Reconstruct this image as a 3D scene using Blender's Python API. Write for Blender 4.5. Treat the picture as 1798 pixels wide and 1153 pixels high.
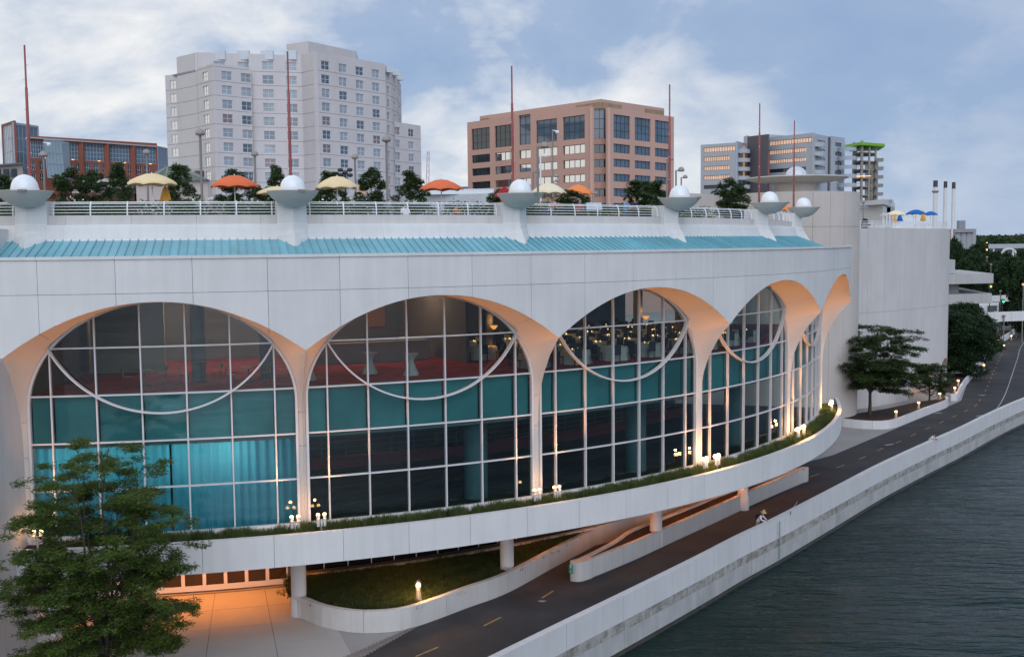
import bpy, math, random
import numpy as np
from mathutils import Vector, Matrix, Euler

random.seed(7); rng = np.random.default_rng(7)
scene = bpy.context.scene
for o in list(bpy.data.objects): bpy.data.objects.remove(o)
COL = scene.collection

# ------------------------------------------------------------------ camera
H = 18.2                                   # camera height over the lakeside path
FPX, PITCH, ROLL = 1899.97, .07758, -.00979
CX, CY = 899.0, 576.5
cam_d = bpy.data.cameras.new('camera'); cam = bpy.data.objects.new('camera', cam_d); COL.objects.link(cam)
cam_d.sensor_width = 36; cam_d.sensor_fit = 'HORIZONTAL'; cam_d.lens = FPX/1798*36
cam_d.clip_start = .5; cam_d.clip_end = 20000
F_ = Vector((0, math.cos(PITCH), -math.sin(PITCH))); U_ = Vector((0, math.sin(PITCH), math.cos(PITCH))); R_ = Vector((1, 0, 0))
cr, sr = math.cos(ROLL), math.sin(ROLL)
RC = cr*R_ + sr*U_; UC = -sr*R_ + cr*U_
m = Matrix((RC, UC, -F_)).transposed().to_4x4(); m.translation = (0, 0, H); cam.matrix_world = m
scene.camera = cam

def ray(x, y):
    u, v = x-CX, y-CY
    return F_ + RC*(u/FPX) - UC*(v/FPX)
def at(x, y, Y):
    d = ray(x, y); p = d*(Y/d.y); return Vector((p.x, p.y, p.z+H))
def ground(x, y, z=0.0):
    d = ray(x, y); t = (z-H)/d.z; return Vector((d.x*t, d.y*t, z))
def hor(x): return 428.8-(x-899)*.00979
def zat(x, y, Y): return at(x, y, Y).z

# ------------------------------------------------------------------ world, sun, exposure
SUN_AZ = math.radians(282)       # mean direction of the veiled daylight, measured from +X: over the lake behind the camera
SUN_EL = math.radians(34)
W = bpy.data.worlds.new('World'); scene.world = W; W.use_nodes = True
nt = W.node_tree; nt.nodes.clear()
def N(nt_, t, **kw):
    n = nt_.nodes.new(t)
    for k, v in kw.items():
        if k.startswith('i_'):
            n.inputs[k[2:].replace('_', ' ')].default_value = v
        else: setattr(n, k, v)
    return n
L = lambda nt_, a, b: nt_.links.new(a, b)
def math_node(nt_, op, a, b=None, c=None, clamp=False):
    n = nt_.nodes.new('ShaderNodeMath'); n.operation = op; n.use_clamp = clamp
    for i, v in enumerate((a, b, c)):
        if v is None: continue
        if isinstance(v, (int, float)): n.inputs[i].default_value = v
        else: nt_.links.new(v, n.inputs[i])
    return n.outputs[0]
def mixcol(nt_, fac, a, b, bt='MIX'):
    n = nt_.nodes.new('ShaderNodeMix'); n.data_type = 'RGBA'; n.blend_type = bt
    for s, v in ((n.inputs[0], fac), (n.inputs[6], a), (n.inputs[7], b)):
        if isinstance(v, (int, float)): s.default_value = v
        elif isinstance(v, (tuple, list)): s.default_value = (*v[:3], 1)
        else: nt_.links.new(v, s)
    return n.outputs[2]
def ramp(nt_, fac, stops):
    n = nt_.nodes.new('ShaderNodeValToRGB'); e = n.color_ramp.elements
    while len(e) < len(stops): e.new(.5)
    for i, (p, c) in enumerate(stops):
        e[i].position = p; e[i].color = (*c, 1) if isinstance(c, (tuple, list)) else (c, c, c, 1)
    nt_.links.new(fac, n.inputs[0]); return n.outputs[0]

sky = N(nt, 'ShaderNodeTexSky', sky_type='NISHITA', sun_disc=False)
sky.sun_elevation = SUN_EL; sky.sun_rotation = math.pi/2-SUN_AZ; sky.air_density = 1.0; sky.dust_density = .6; sky.ozone_density = 2.0
tc = N(nt, 'ShaderNodeTexCoord'); sep = N(nt, 'ShaderNodeSeparateXYZ'); L(nt, tc.outputs['Generated'], sep.inputs[0])
zc_ = math_node(nt, 'MAXIMUM', sep.outputs[2], 0.0)
den = math_node(nt, 'ADD', zc_, .55)
comb = N(nt, 'ShaderNodeCombineXYZ')
L(nt, math_node(nt, 'DIVIDE', sep.outputs[0], den), comb.inputs[0]); L(nt, math_node(nt, 'DIVIDE', sep.outputs[1], den), comb.inputs[1])
comb.inputs[2].default_value = 3.7
def wnoise(scale, detail, rough, loc=(0, 0, 0), sc=(1, 1, 1), dist=0.0):
    mp = N(nt, 'ShaderNodeMapping'); mp.inputs['Location'].default_value = loc; mp.inputs['Scale'].default_value = sc
    L(nt, comb.outputs[0], mp.inputs[0])
    n = N(nt, 'ShaderNodeTexNoise'); n.inputs['Scale'].default_value = scale; n.inputs['Detail'].default_value = detail
    n.inputs['Roughness'].default_value = rough; n.inputs['Distortion'].default_value = dist
    L(nt, mp.outputs[0], n.inputs['Vector']); return n.outputs['Fac']
n_big = wnoise(1.5, 6, .5, (3.9, 9.1, 0), (1, .8, 1), .3)
n_mid = wnoise(4.2, 7, .55, (4.1, 2.2, 0), (1, .9, 1), .5)
n_fine = wnoise(9.0, 6, .6, (.4, 7.2, 0), (1, 1.4, 1), .4)
# nearness to the side where the sun went down behind the clouds
dotn = N(nt, 'ShaderNodeVectorMath', operation='DOT_PRODUCT'); L(nt, tc.outputs['Generated'], dotn.inputs[0])
GL_AZ = math.radians(152)
dotn.inputs[1].default_value = (math.cos(GL_AZ), math.sin(GL_AZ), .2)
glow = math_node(nt, 'MULTIPLY_ADD', dotn.outputs['Value'], .5, .5, True)
skyc = mixcol(nt, 1.0, sky.outputs[0], (.07, .07, .07), 'MULTIPLY')
blue = ramp(nt, math_node(nt, 'MULTIPLY', zc_, 2.2, clamp=True), [(0, (.225, .36, .575)), (.35, (.24, .35, .555)), (1, (.30, .40, .58))])
base = mixcol(nt, .85, skyc, blue)
# broken cloud deck: grey-lavender bodies, bright thin gaps lit from the glow side
dens = math_node(nt, 'ADD', math_node(nt, 'MULTIPLY', n_big, .55), math_node(nt, 'ADD', math_node(nt, 'MULTIPLY', n_mid, .32), math_node(nt, 'MULTIPLY', n_fine, .13)))
cmask = ramp(nt, math_node(nt, 'MULTIPLY_ADD', glow, .10, dens), [(.40, 0.0), (.66, 1.0)])
ccol = mixcol(nt, ramp(nt, glow, [(.45, 0), (.85, 1)]), (.315, .405, .58), (.52, .58, .67))
c1 = mixcol(nt, math_node(nt, 'MULTIPLY', cmask, .85), base, ccol)
bmask = ramp(nt, math_node(nt, 'MULTIPLY_ADD', glow, .18, dens), [(.555, 0.0), (.68, 1.0)])
bm2 = math_node(nt, 'MULTIPLY', bmask, ramp(nt, glow, [(.52, .12), (.77, 1.0)]))
c2 = mixcol(nt, bm2, c1, (.88, .865, .83))
bgn = N(nt, 'ShaderNodeBackground'); L(nt, c2, bgn.inputs[0]); bgn.inputs[1].default_value = .95
wo = N(nt, 'ShaderNodeOutputWorld'); L(nt, bgn.outputs[0], wo.inputs[0])

sun_d = bpy.data.lights.new('sun', 'SUN'); sun_d.energy = 1.5; sun_d.angle = math.radians(70); sun_d.color = (.94, .955, 1)
sun = bpy.data.objects.new('sun', sun_d); COL.objects.link(sun)
sdir = Vector((math.cos(SUN_AZ)*math.cos(SUN_EL), math.sin(SUN_AZ)*math.cos(SUN_EL), math.sin(SUN_EL)))
sun.rotation_euler = sdir.to_track_quat('Z', 'Y').to_euler(); sun.location = (-60, -40, 60)

vs = scene.view_settings; vs.view_transform = 'Standard'; vs.look = 'None'; vs.gamma = 1; vs.use_curve_mapping = False
vs.exposure = 0.29
cy = scene.cycles; cy.use_denoising = True; cy.max_bounces = 6; cy.diffuse_bounces = 3; cy.glossy_bounces = 3
cy.transmission_bounces = 4; cy.transparent_max_bounces = 12; cy.sample_clamp_indirect = 3.0; cy.caustics_reflective = False; cy.caustics_refractive = False

# ------------------------------------------------------------------ materials
MATS = {}
def mat(name, col, rough=.6, var=.07, scale=.6, bump=0.0, bscale=12, metal=0.0, streak=0.0, spec=.4, emit=None, estr=0.0, grime=0.0, objvar=0.0):
    if name in MATS: return MATS[name]
    M_ = bpy.data.materials.new(name); M_.use_nodes = True; t = M_.node_tree; b = t.nodes['Principled BSDF']
    b.inputs['Roughness'].default_value = rough; b.inputs['Metallic'].default_value = metal; b.inputs['Specular IOR Level'].default_value = spec
    g = N(t, 'ShaderNodeNewGeometry')
    def noise(sc, det, mscale=(1, 1, 1)):
        mp = N(t, 'ShaderNodeMapping'); mp.inputs['Scale'].default_value = mscale; L(t, g.outputs['Position'], mp.inputs[0])
        n = N(t, 'ShaderNodeTexNoise'); n.inputs['Scale'].default_value = sc; n.inputs['Detail'].default_value = det; n.inputs['Roughness'].default_value = .6
        L(t, mp.outputs[0], n.inputs['Vector']); return n.outputs['Fac']
    c = tuple(col)
    f = ramp(t, noise(scale, 6), [(.3, 0), (.7, 1)])
    out = mixcol(t, f, tuple(x*(1-var) for x in c), tuple(min(1, x*(1+var)) for x in c))
    if streak:
        f2 = ramp(t, noise(2.2, 5, (1, 1, .07)), [(.42, 0), (.68, 1)])
        out = mixcol(t, math_node(t, 'MULTIPLY', f2, streak), out, tuple(x*.62 for x in c))
    if grime:
        f3 = ramp(t, noise(.35, 9, (1, 1, .6)), [(.5, 0), (.72, 1)])
        out = mixcol(t, math_node(t, 'MULTIPLY', f3, grime), out, tuple(x*.45 for x in c))
    if objvar:
        oi = N(t, 'ShaderNodeObjectInfo'); out = mixcol(t, oi.outputs['Random'], mixcol(t, 1.0, out, (1-objvar,)*3, 'MULTIPLY'), out)
    L(t, out, b.inputs['Base Color'])
    if bump:
        bn = N(t, 'ShaderNodeBump'); bn.inputs['Strength'].default_value = bump; bn.inputs['Distance'].default_value = .05
        L(t, noise(bscale, 4), bn.inputs['Height']); L(t, bn.outputs[0], b.inputs['Normal'])
    if emit:
        b.inputs['Emission Color'].default_value = (*emit, 1); b.inputs['Emission Strength'].default_value = estr
    MATS[name] = M_; return M_

def glass_mat(name, tint, refl=.07, rough=.01, gcol=(1, 1, 1), wav=.0):
    if name in MATS: return MATS[name]
    M_ = bpy.data.materials.new(name); M_.use_nodes = True; t = M_.node_tree; t.nodes.clear()
    o = N(t, 'ShaderNodeOutputMaterial'); mx = N(t, 'ShaderNodeMixShader'); tr = N(t, 'ShaderNodeBsdfTransparent'); gl = N(t, 'ShaderNodeBsdfGlossy')
    tr.inputs[0].default_value = (*tint, 1); gl.inputs[0].default_value = (*gcol, 1); gl.inputs['Roughness'].default_value = rough
    lw = N(t, 'ShaderNodeLayerWeight'); lw.inputs[0].default_value = .18
    fac = math_node(t, 'MULTIPLY_ADD', lw.outputs['Fresnel'], .85, refl, True)
    L(t, fac, mx.inputs[0]); L(t, tr.outputs[0], mx.inputs[1]); L(t, gl.outputs[0], mx.inputs[2]); L(t, mx.outputs[0], o.inputs[0])
    # every pane sits at its own very slight angle, with a faint roller wave
    g = N(t, 'ShaderNodeNewGeometry'); oi = N(t, 'ShaderNodeObjectInfo'); wn_ = N(t, 'ShaderNodeTexWhiteNoise', noise_dimensions='1D'); L(t, oi.outputs['Random'], wn_.inputs['W'])
    v1 = N(t, 'ShaderNodeVectorMath', operation='SUBTRACT'); L(t, wn_.outputs['Color'], v1.inputs[0]); v1.inputs[1].default_value = (.5, .5, .5)
    v2 = N(t, 'ShaderNodeVectorMath', operation='SCALE'); L(t, v1.outputs[0], v2.inputs[0]); v2.inputs['Scale'].default_value = .035
    v3 = N(t, 'ShaderNodeVectorMath', operation='ADD'); L(t, v2.outputs[0], v3.inputs[0]); L(t, g.outputs['Normal'], v3.inputs[1])
    v4 = N(t, 'ShaderNodeVectorMath', operation='NORMALIZE'); L(t, v3.outputs[0], v4.inputs[0]); nout = v4.outputs[0]
    if wav:
        n = N(t, 'ShaderNodeTexNoise'); n.inputs['Scale'].default_value = .35; n.inputs['Detail'].default_value = 1
        L(t, g.outputs['Position'], n.inputs['Vector']); bn = N(t, 'ShaderNodeBump'); bn.inputs['Strength'].default_value = wav; bn.inputs['Distance'].default_value = .05
        L(t, n.outputs['Fac'], bn.inputs['Height']); L(t, nout, bn.inputs['Normal']); nout = bn.outputs[0]
    L(t, nout, gl.inputs['Normal'])
    MATS[name] = M_; return M_
def leaf_mat(name, col, var=.35):
    if name in MATS: return MATS[name]
    M_ = bpy.data.materials.new(name); M_.use_nodes = True; t = M_.node_tree; b = t.nodes['Principled BSDF']
    g = N(t, 'ShaderNodeNewGeometry'); n = N(t, 'ShaderNodeTexNoise'); n.inputs['Scale'].default_value = 1.1; n.inputs['Detail'].default_value = 3
    L(t, g.outputs['Position'], n.inputs['Vector'])
    f = ramp(t, n.outputs['Fac'], [(.3, 0), (.7, 1)])
    f2 = math_node(t, 'MULTIPLY_ADD', g.outputs['Random Per Island'], .6, math_node(t, 'MULTIPLY', f, .4))
    L(t, mixcol(t, f2, tuple(x*(1-var) for x in col), (col[0]*(1+var*1.5), col[1]*(1+var), col[2]*(1+var*.4))), b.inputs['Base Color'])
    b.inputs['Roughness'].default_value = .6; b.inputs['Specular IOR Level'].default_value = .25
    tl = N(t, 'ShaderNodeBsdfTranslucent'); tl.inputs[0].default_value = (col[0]*1.6, col[1]*1.6, col[2]*.8, 1)
    mx = N(t, 'ShaderNodeMixShader'); mx.inputs[0].default_value = .3
    L(t, b.outputs[0], mx.inputs[1]); L(t, tl.outputs[0], mx.inputs[2]); L(t, mx.outputs[0], t.nodes['Material Output'].inputs[0])
    MATS[name] = M_; return M_
def emis(name, col, s):
    if name in MATS: return MATS[name]
    M_ = bpy.data.materials.new(name); M_.use_nodes = True; t = M_.node_tree; t.nodes.clear()
    o = N(t, 'ShaderNodeOutputMaterial'); e = N(t, 'ShaderNodeEmission'); e.inputs[0].default_value = (*col, 1); e.inputs[1].default_value = s
    L(t, e.outputs[0], o.inputs[0]); MATS[name] = M_; return M_

concrete = mat('precast_concrete', (.70, .69, .675), .75, .05, .35, .15, 25, streak=.17, grime=.05, objvar=.055)
concrete2 = mat('board_concrete', (.62, .59, .56), .8, .06, .4, .15, 25, streak=.22, grime=.08, objvar=.06)
conc_core = mat('joint_mortar', (.16, .16, .165), .9)
soffit_m = mat('arch_plaster', (.70, .64, .58), .7, .03, .4, .08, 20)
frame_m = mat('window_aluminium', (.66, .65, .66), .35, .03, 2, spec=.5)
roof_m = mat('roof_teal_metal', (.19, .45, .52), .38, .12, .5, spec=.5, streak=.2, objvar=.16)
asphalt = mat('asphalt', (.045, .042, .044), .8, .32, .3, .5, 60, grime=.4)
white_metal = mat('white_painted_metal', (.78, .80, .82), .4, .02)
dark_metal = mat('dark_metal', (.05, .05, .055), .5)
grey_metal = mat('grey_painted_metal', (.22, .21, .20), .5)
red_metal = mat('red_oxide_metal', (.30, .075, .07), .5, .12, 3)
glass_m = glass_mat('tinted_teal_glass', (.56, .68, .69), .045, .0, (.8, .95, 1), .02)
warm_bulb = emis('warm_bulb', (1, .52, .17), 16)
warm_soft = emis('warm_lamp_lens', (1, .55, .2), 9)
bark = mat('bark', (.075, .06, .05), .9, .3, 6, .6, 30)
soil = mat('mulch_soil', (.045, .028, .02), .95, .35, 3, .8, 20)

# ------------------------------------------------------------------ mesh helpers
class MB:
    def __init__(s): s.v = []; s.f = []; s.mi = []; s.smooth = []
    def add(s, vs_, fs, mi=0, smooth=False):
        k = len(s.v); s.v += [tuple(v) for v in vs_]
        for f in fs: s.f.append(tuple(i+k for i in f)); s.mi.append(mi); s.smooth.append(smooth)
        return s
    def box(s, c, d, rz=0.0, mi=0):
        x, y, z = d[0]/2, d[1]/2, d[2]/2; ca, sa = math.cos(rz), math.sin(rz)
        P = [(i, j, k) for k in (-z, z) for j in (-y, y) for i in (-x, x)]
        P = [(c[0]+a*ca-b*sa, c[1]+a*sa+b*ca, c[2]+e) for a, b, e in P]
        return s.add(P, [(0, 2, 3, 1), (4, 5, 7, 6), (0, 1, 5, 4), (2, 6, 7, 3), (0, 4, 6, 2), (1, 3, 7, 5)], mi)
    def beam(s, p, q, w, h=None, mi=0):          # square bar between two points
        h = h or w; p, q = Vector(p), Vector(q); d = (q-p).normalized()
        up = Vector((0, 0, 1)) if abs(d.z) < .95 else Vector((1, 0, 0))
        a = d.cross(up).normalized()*w/2; b = a.normalized().cross(d)*h/2
        P = [p-a-b, p+a-b, p+a+b, p-a+b, q-a-b, q+a-b, q+a+b, q-a+b]
        return s.add(P, [(0, 3, 2, 1), (4, 5, 6, 7), (0, 1, 5, 4), (1, 2, 6, 5), (2, 3, 7, 6), (3, 0, 4, 7)], mi)
    def tube(s, path, rad, n=8, cap=True, mi=0):
        path = [Vector(p) for p in path]; rads = rad if isinstance(rad, (list, tuple)) else [rad]*len(path)
        V = []; F = []; pa = None
        for i, p in enumerate(path):
            d = (path[min(i+1, len(path)-1)]-path[max(i-1, 0)]).normalized()
            if pa is None:
                up = Vector((0, 0, 1)) if abs(d.z) < .9 else Vector((1, 0, 0)); a = d.cross(up).normalized()
            else:
                a = (pa-d*pa.dot(d)).normalized()
            pa = a; b = d.cross(a)
            V += [p+(a*math.cos(2*math.pi*k/n)+b*math.sin(2*math.pi*k/n))*rads[i] for k in range(n)]
        for i in range(len(path)-1):
            for k in range(n):
                k2 = (k+1) % n; F.append((i*n+k, i*n+k2, (i+1)*n+k2, (i+1)*n+k))
        s.add(V, F, mi, True)
        if cap:
            s.add(V[:n], [tuple(reversed(range(n)))], mi); s.add(V[-n:], [tuple(range(n))], mi)
        return s
    def lathe(s, prof, c=(0, 0, 0), n=24, mi=0, smooth=True, a0=0, a1=2*math.pi):
        full = abs(a1-a0-2*math.pi) < 1e-6; m_ = n if full else n+1; V = []; F = []
        for r, z in prof:
            V += [(c[0]+r*math.cos(a0+(a1-a0)*k/n), c[1]+r*math.sin(a0+(a1-a0)*k/n), c[2]+z) for k in range(m_)]
        for i in range(len(prof)-1):
            for k in range(n):
                k2 = (k+1) % m_; F.append((i*m_+k, i*m_+k2, (i+1)*m_+k2, (i+1)*m_+k))
        return s.add(V, F, mi, smooth)
    def prism(s, poly, z0, z1, mi=0):
        n = len(poly); V = [(p[0], p[1], z0) for p in poly]+[(p[0], p[1], z1) for p in poly]
        F = [tuple(reversed(range(n))), tuple(range(n, 2*n))]+[(i, (i+1) % n, n+(i+1) % n, n+i) for i in range(n)]
        return s.add(V, F, mi)
    def arc(s, r0, r1, a0, a1, z0, z1, n=6, mi=0, smooth=False):   # solid ring sector; z0/z1 may be functions of the angle
        f0 = z0 if callable(z0) else (lambda a: z0); f1 = z1 if callable(z1) else (lambda a: z1); V = []; F = []
        for i in range(n+1):
            a = a0+(a1-a0)*i/n; si, co = math.sin(a), math.cos(a)
            V += [(r1*si, -r1*co, f0(a)), (r1*si, -r1*co, f1(a)), (r0*si, -r0*co, f1(a)), (r0*si, -r0*co, f0(a))]
        for i in range(n):
            k = 4*i
            for e in range(4): F.append((k+e, k+4+e, k+4+(e+1) % 4, k+(e+1) % 4))
        F += [(0, 1, 2, 3), (4*n+3, 4*n+2, 4*n+1, 4*n)]
        return s.add(V, F, mi, smooth)
    def sweep(s, path, w, d, mi=0):              # path of (r,a,z): bar of width w in the facade surface and depth d outwards
        V = []; F = []; n = len(path)
        for i, (r, a, z) in enumerate(path):
            r0, a0, z0 = path[max(i-1, 0)]; r1, a1, z1 = path[min(i+1, n-1)]
            tx, tz = (a1-a0)*r, z1-z0; l = math.hypot(tx, tz) or 1; nx, nz = -tz/l, tx/l
            for dw, dd in ((-.5, -.5), (.5, -.5), (.5, .5), (-.5, .5)):
                aa = a+nx*dw*w/r; rr = r+dd*d; zz = z+nz*dw*w
                V.append((rr*math.sin(aa), -rr*math.cos(aa), zz))
        for i in range(n-1):
            k = 4*i
            for e in range(4): F.append((k+e, k+(e+1) % 4, k+4+(e+1) % 4, k+4+e))
        F += [(3, 2, 1, 0), (4*n-4, 4*n-3, 4*n-2, 4*n-1)]
        return s.add(V, F, mi)
    def mesh(s, name, mats):
        me = bpy.data.meshes.new(name); me.from_pydata(s.v, [], s.f)
        for m_ in mats: me.materials.append(m_)
        if any(s.mi): me.polygons.foreach_set('material_index', s.mi)
        me.polygons.foreach_set('use_smooth', s.smooth); me.update(); return me

def ob(name, mb, m_, parent=None, loc=(0, 0, 0), rz=0.0, label=None, cat=None, group=None, kind=None, fix=True):
    mats = m_ if isinstance(m_, (list, tuple)) else [m_]
    me = mb.mesh(name, mats) if isinstance(mb, MB) else mb
    if isinstance(mb, MB) and fix:
        import bmesh
        bm = bmesh.new(); bm.from_mesh(me); bmesh.ops.recalc_face_normals(bm, faces=bm.faces); bm.to_mesh(me); bm.free()
    o = bpy.data.objects.new(name, me); COL.objects.link(o); o.location = loc; o.rotation_euler = (0, 0, rz)
    if parent is not None: o.parent = parent
    tag(o, label, cat, group, kind); return o
def tag(o, label=None, cat=None, group=None, kind=None):
    if label: o['label'] = label
    if cat: o['category'] = cat
    if group: o['group'] = group
    if kind: o['kind'] = kind
    return o
def empty(name, loc=(0, 0, 0), rz=0.0, label=None, cat=None, group=None, parent=None):
    o = bpy.data.objects.new(name, None); o.empty_display_size = .3; COL.objects.link(o); o.location = loc; o.rotation_euler = (0, 0, rz)
    if parent is not None: o.parent = parent
    return tag(o, label, cat, group)
def dup(o, parent=None, loc=None, rz=None, scale=None, label=None, keep=False):
    c = o.copy(); COL.objects.link(c); c.parent = parent
    if loc is not None: c.location = loc
    if rz is not None: c.rotation_euler = (0, 0, rz)
    if scale is not None: c.scale = scale if isinstance(scale, (tuple, list)) else (scale,)*3
    if label: c['label'] = label
    for ch in list(o.children): dup(ch, c)
    return c
def catmull(pts, n=6, closed=False):
    P = [Vector(p) for p in pts]; out = []
    for i in range(len(P)-1):
        p0 = P[max(i-1, 0)]; p1 = P[i]; p2 = P[i+1]; p3 = P[min(i+2, len(P)-1)]
        for k in range(n):
            t = k/n; out.append(.5*((2*p1)+(p2-p0)*t+(2*p0-5*p1+4*p2-p3)*t*t+(3*p1-p0-3*p2+p3)*t**3))
    out.append(P[-1]); return out
def resample(pts, step):
    P = [Vector(p) for p in pts]; d = [0]
    for a, b in zip(P, P[1:]): d.append(d[-1]+(b-a).length)
    n = max(1, round(d[-1]/step)); out = []; i = 0
    for k in range(n+1):
        t = d[-1]*k/n
        while i < len(P)-2 and d[i+1] < t: i += 1
        u = (t-d[i])/((d[i+1]-d[i]) or 1); out.append(P[i].lerp(P[i+1], u))
    return out
def offset(pts, w):                             # left-hand offset of a plan polyline
    P = [Vector((p[0], p[1])) for p in pts]; out = []
    for i, p in enumerate(P):
        d = (P[min(i+1, len(P)-1)]-P[max(i-1, 0)]).normalized(); out.append(Vector((p.x-d.y*w, p.y+d.x*w)))
    return out
def wall_run(mb, pts, thick, z0, z1, mi=0):     # solid wall along a polyline (outer face on the line, thickness to the left)
    B = offset(pts, thick); n = len(pts); V = []; F = []
    for p, b in zip(pts, B): V += [(p[0], p[1], z0), (p[0], p[1], z1), (b[0], b[1], z1), (b[0], b[1], z0)]
    for i in range(n-1):
        k = 4*i
        for e in range(4): F.append((k+e, k+4+e, k+4+(e+1) % 4, k+(e+1) % 4))
    F += [(0, 1, 2, 3), (4*n-1, 4*n-2, 4*n-3, 4*n-4)]
    mb.add(V, F, mi); return mb
def panels_along(parent, name, pts, thick, z0, z1, length, m_, gap=.025, sub=4):
    P = resample(pts, length/sub); k = 0; out = []
    while k < len(P)-1:
        seg = P[k:k+sub+1]
        if len(seg) > 1:
            a = (seg[1]-seg[0]).normalized()*gap/2; b = (seg[-1]-seg[-2]).normalized()*gap/2
            seg = [seg[0]+a]+seg[1:-1]+[seg[-1]-b]
            out.append(ob(name, wall_run(MB(), seg, thick, z0, z1), m_, parent))
        k += sub
    return out
def quads_mesh(name, Q, m_):                    # Q: (n,4,3) array of leaf or blade quads
    n = len(Q); me = bpy.data.meshes.new(name); me.vertices.add(4*n); me.vertices.foreach_set('co', Q.astype(np.float32).ravel())
    me.loops.add(4*n); me.loops.foreach_set('vertex_index', np.arange(4*n, dtype=np.int32))
    me.polygons.add(n); me.polygons.foreach_set('loop_start', np.arange(0, 4*n, 4, dtype=np.int32)); me.polygons.foreach_set('loop_total', np.full(n, 4, dtype=np.int32))
    me.materials.append(m_); me.update(calc_edges=True); me.validate(); return me
def lamp(kind, loc, power, col=(1, .5, .2), size=.1, target=None, spot=None, parent=None, name='lamp_light'):
    d = bpy.data.lights.new(name, kind); d.energy = power; d.color = col
    if kind == 'AREA': d.size = size
    else: d.shadow_soft_size = size
    if spot: d.spot_size = spot; d.spot_blend = .6
    o = bpy.data.objects.new(name, d); COL.objects.link(o); o.location = loc
    if target is not None: o.rotation_euler = (Vector(target)-Vector(loc)).to_track_quat('-Z', 'Y').to_euler()
    return o
# ------------------------------------------------------------------ convention centre: a drum of arches
OX, OY = -25.5864, 98.8458
PH, DP, R = .1077, .05797, 54.0
RI, DB, Z0, ROW = 51.75, .03714, 5.37, 2.1137
ZL, ZC, ZT, ZCR = 16.276, 13.635, 17.717, 15.91
JA = lambda j: PH+DP*j
O3 = (OX, OY, 0)
def pol(r, j, z=0): a = JA(j); return Vector((OX+r*math.sin(a), OY-r*math.cos(a), z))
hall = empty('convention_center', O3, 0, 'long white curved convention hall with tall arched windows and teal metal roof', 'building')
def part(name, mb, m_, rz=0.0, parent=None, **k): return ob(name, mb, m_, parent or hall, (0, 0, 0), rz, **k)
outer_z = lambda a: ZCR-(ZCR-ZC)*(min(abs(a)/(2*DP), 1))**2.05

G = .008/R
# upper row of facade panels, coping
up = MB().arc(R-.15, R, -DP/2+G, DP/2-G, ZL+.008, ZT, 4)
cop = MB().arc(R-.42, R+.06, -DP/2+G*.5, DP/2-G*.5, ZT+.012, ZT+.14, 4)
first = None
JS = [-2.5+i for i in range(24)]
for i, j in enumerate(JS):
    if i == 0:
        pu = part('wall_panel', up, concrete, JA(j)); pc = part('coping_stone', cop, concrete, JA(j))
    else:
        dup(pu, hall, rz=JA(j)); dup(pc, hall, rz=JA(j))
# lower row, cut by the arches
lows = []
for d in (-1.5, -.5, .5):
    lows.append(MB().arc(R-.15, R, (d)*DP+G, (d+1)*DP-G, outer_z, ZL-.008, 14).mesh('wall_panel', [concrete]))
cusp_me = MB().arc(R-.15, R, -.5*DP+G, .5*DP-G, lambda a: outer_z(2*DP-abs(a)), ZL-.008, 20).mesh('wall_panel', [concrete])
core = MB().arc(R-.5, R-.16, -2*DP, 2*DP, lambda a: outer_z(a)+.05, ZT, 40).mesh('wall_core', [conc_core])
CENT = [1.5+4*k for k in range(5)]
for c in CENT:
    for me in lows: ob('wall_panel', me, concrete, hall, (0, 0, 0), JA(c))
    ob('wall_core', core, conc_core, hall, (0, 0, 0), JA(c))
for j in (-.5, 3.5, 7.5, 11.5, 15.5, 19.5): ob('wall_panel', cusp_me, concrete, hall, (0, 0, 0), JA(j))
sol = MB().arc(R-.15, R, -DP/2+G, DP/2-G, ZC, ZL-.008, 4)
p_ = part('wall_panel', sol, concrete, JA(-2.5)); dup(p_, hall, rz=JA(-1.5))
part('wall_core', MB().arc(R-.5, R-.16, JA(-3), JA(-.5), ZC+.3, ZT, 10), conc_core)

# splayed arch linings and piers: ruled from the outer arch edge / pier ridge back to the window frame
RIDGE = [(5.3, 52.02), (8.77, 52.02), (9.63, 52.06), (10.2, 52.12), (10.85, 52.25), (11.55, 52.52), (11.96, 52.72), (12.78, 53.22), (13.3, 53.68), (13.635, 54.0)]
def ridge_r(z):
    for (z0, r0), (z1, r1) in zip(RIDGE, RIDGE[1:]):
        if z <= z1: return r0+(r1-r0)*max(0, (z-z0)/(z1-z0))
    return 54.0
EA, EB, EC = 3.0, 2.2*ROW, Z0+2.75*ROW           # window arch: half width in bays, rise, spring height
def ell(x): return EC+EB*math.sqrt(max(0, 1-(x/EA)**2))
FR = RI+.06
def inner_pts():                                  # crown -> sill, (bay offset, z)
    P = [(EA*math.sin(t), EC+EB*math.cos(t)) for t in np.linspace(0, math.pi/2, 40)]
    return P+[(EA, z) for z in np.linspace(EC, 5.2, 20)[1:]]
def poly_cut(P, n):                               # resample a list of tuples evenly
    P = [Vector((*p, 0)) if len(p) == 2 else Vector(p) for p in P]; L_ = sum((b-a).length for a, b in zip(P, P[1:]))
    return resample(P, L_/n)[:n+1]
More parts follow.
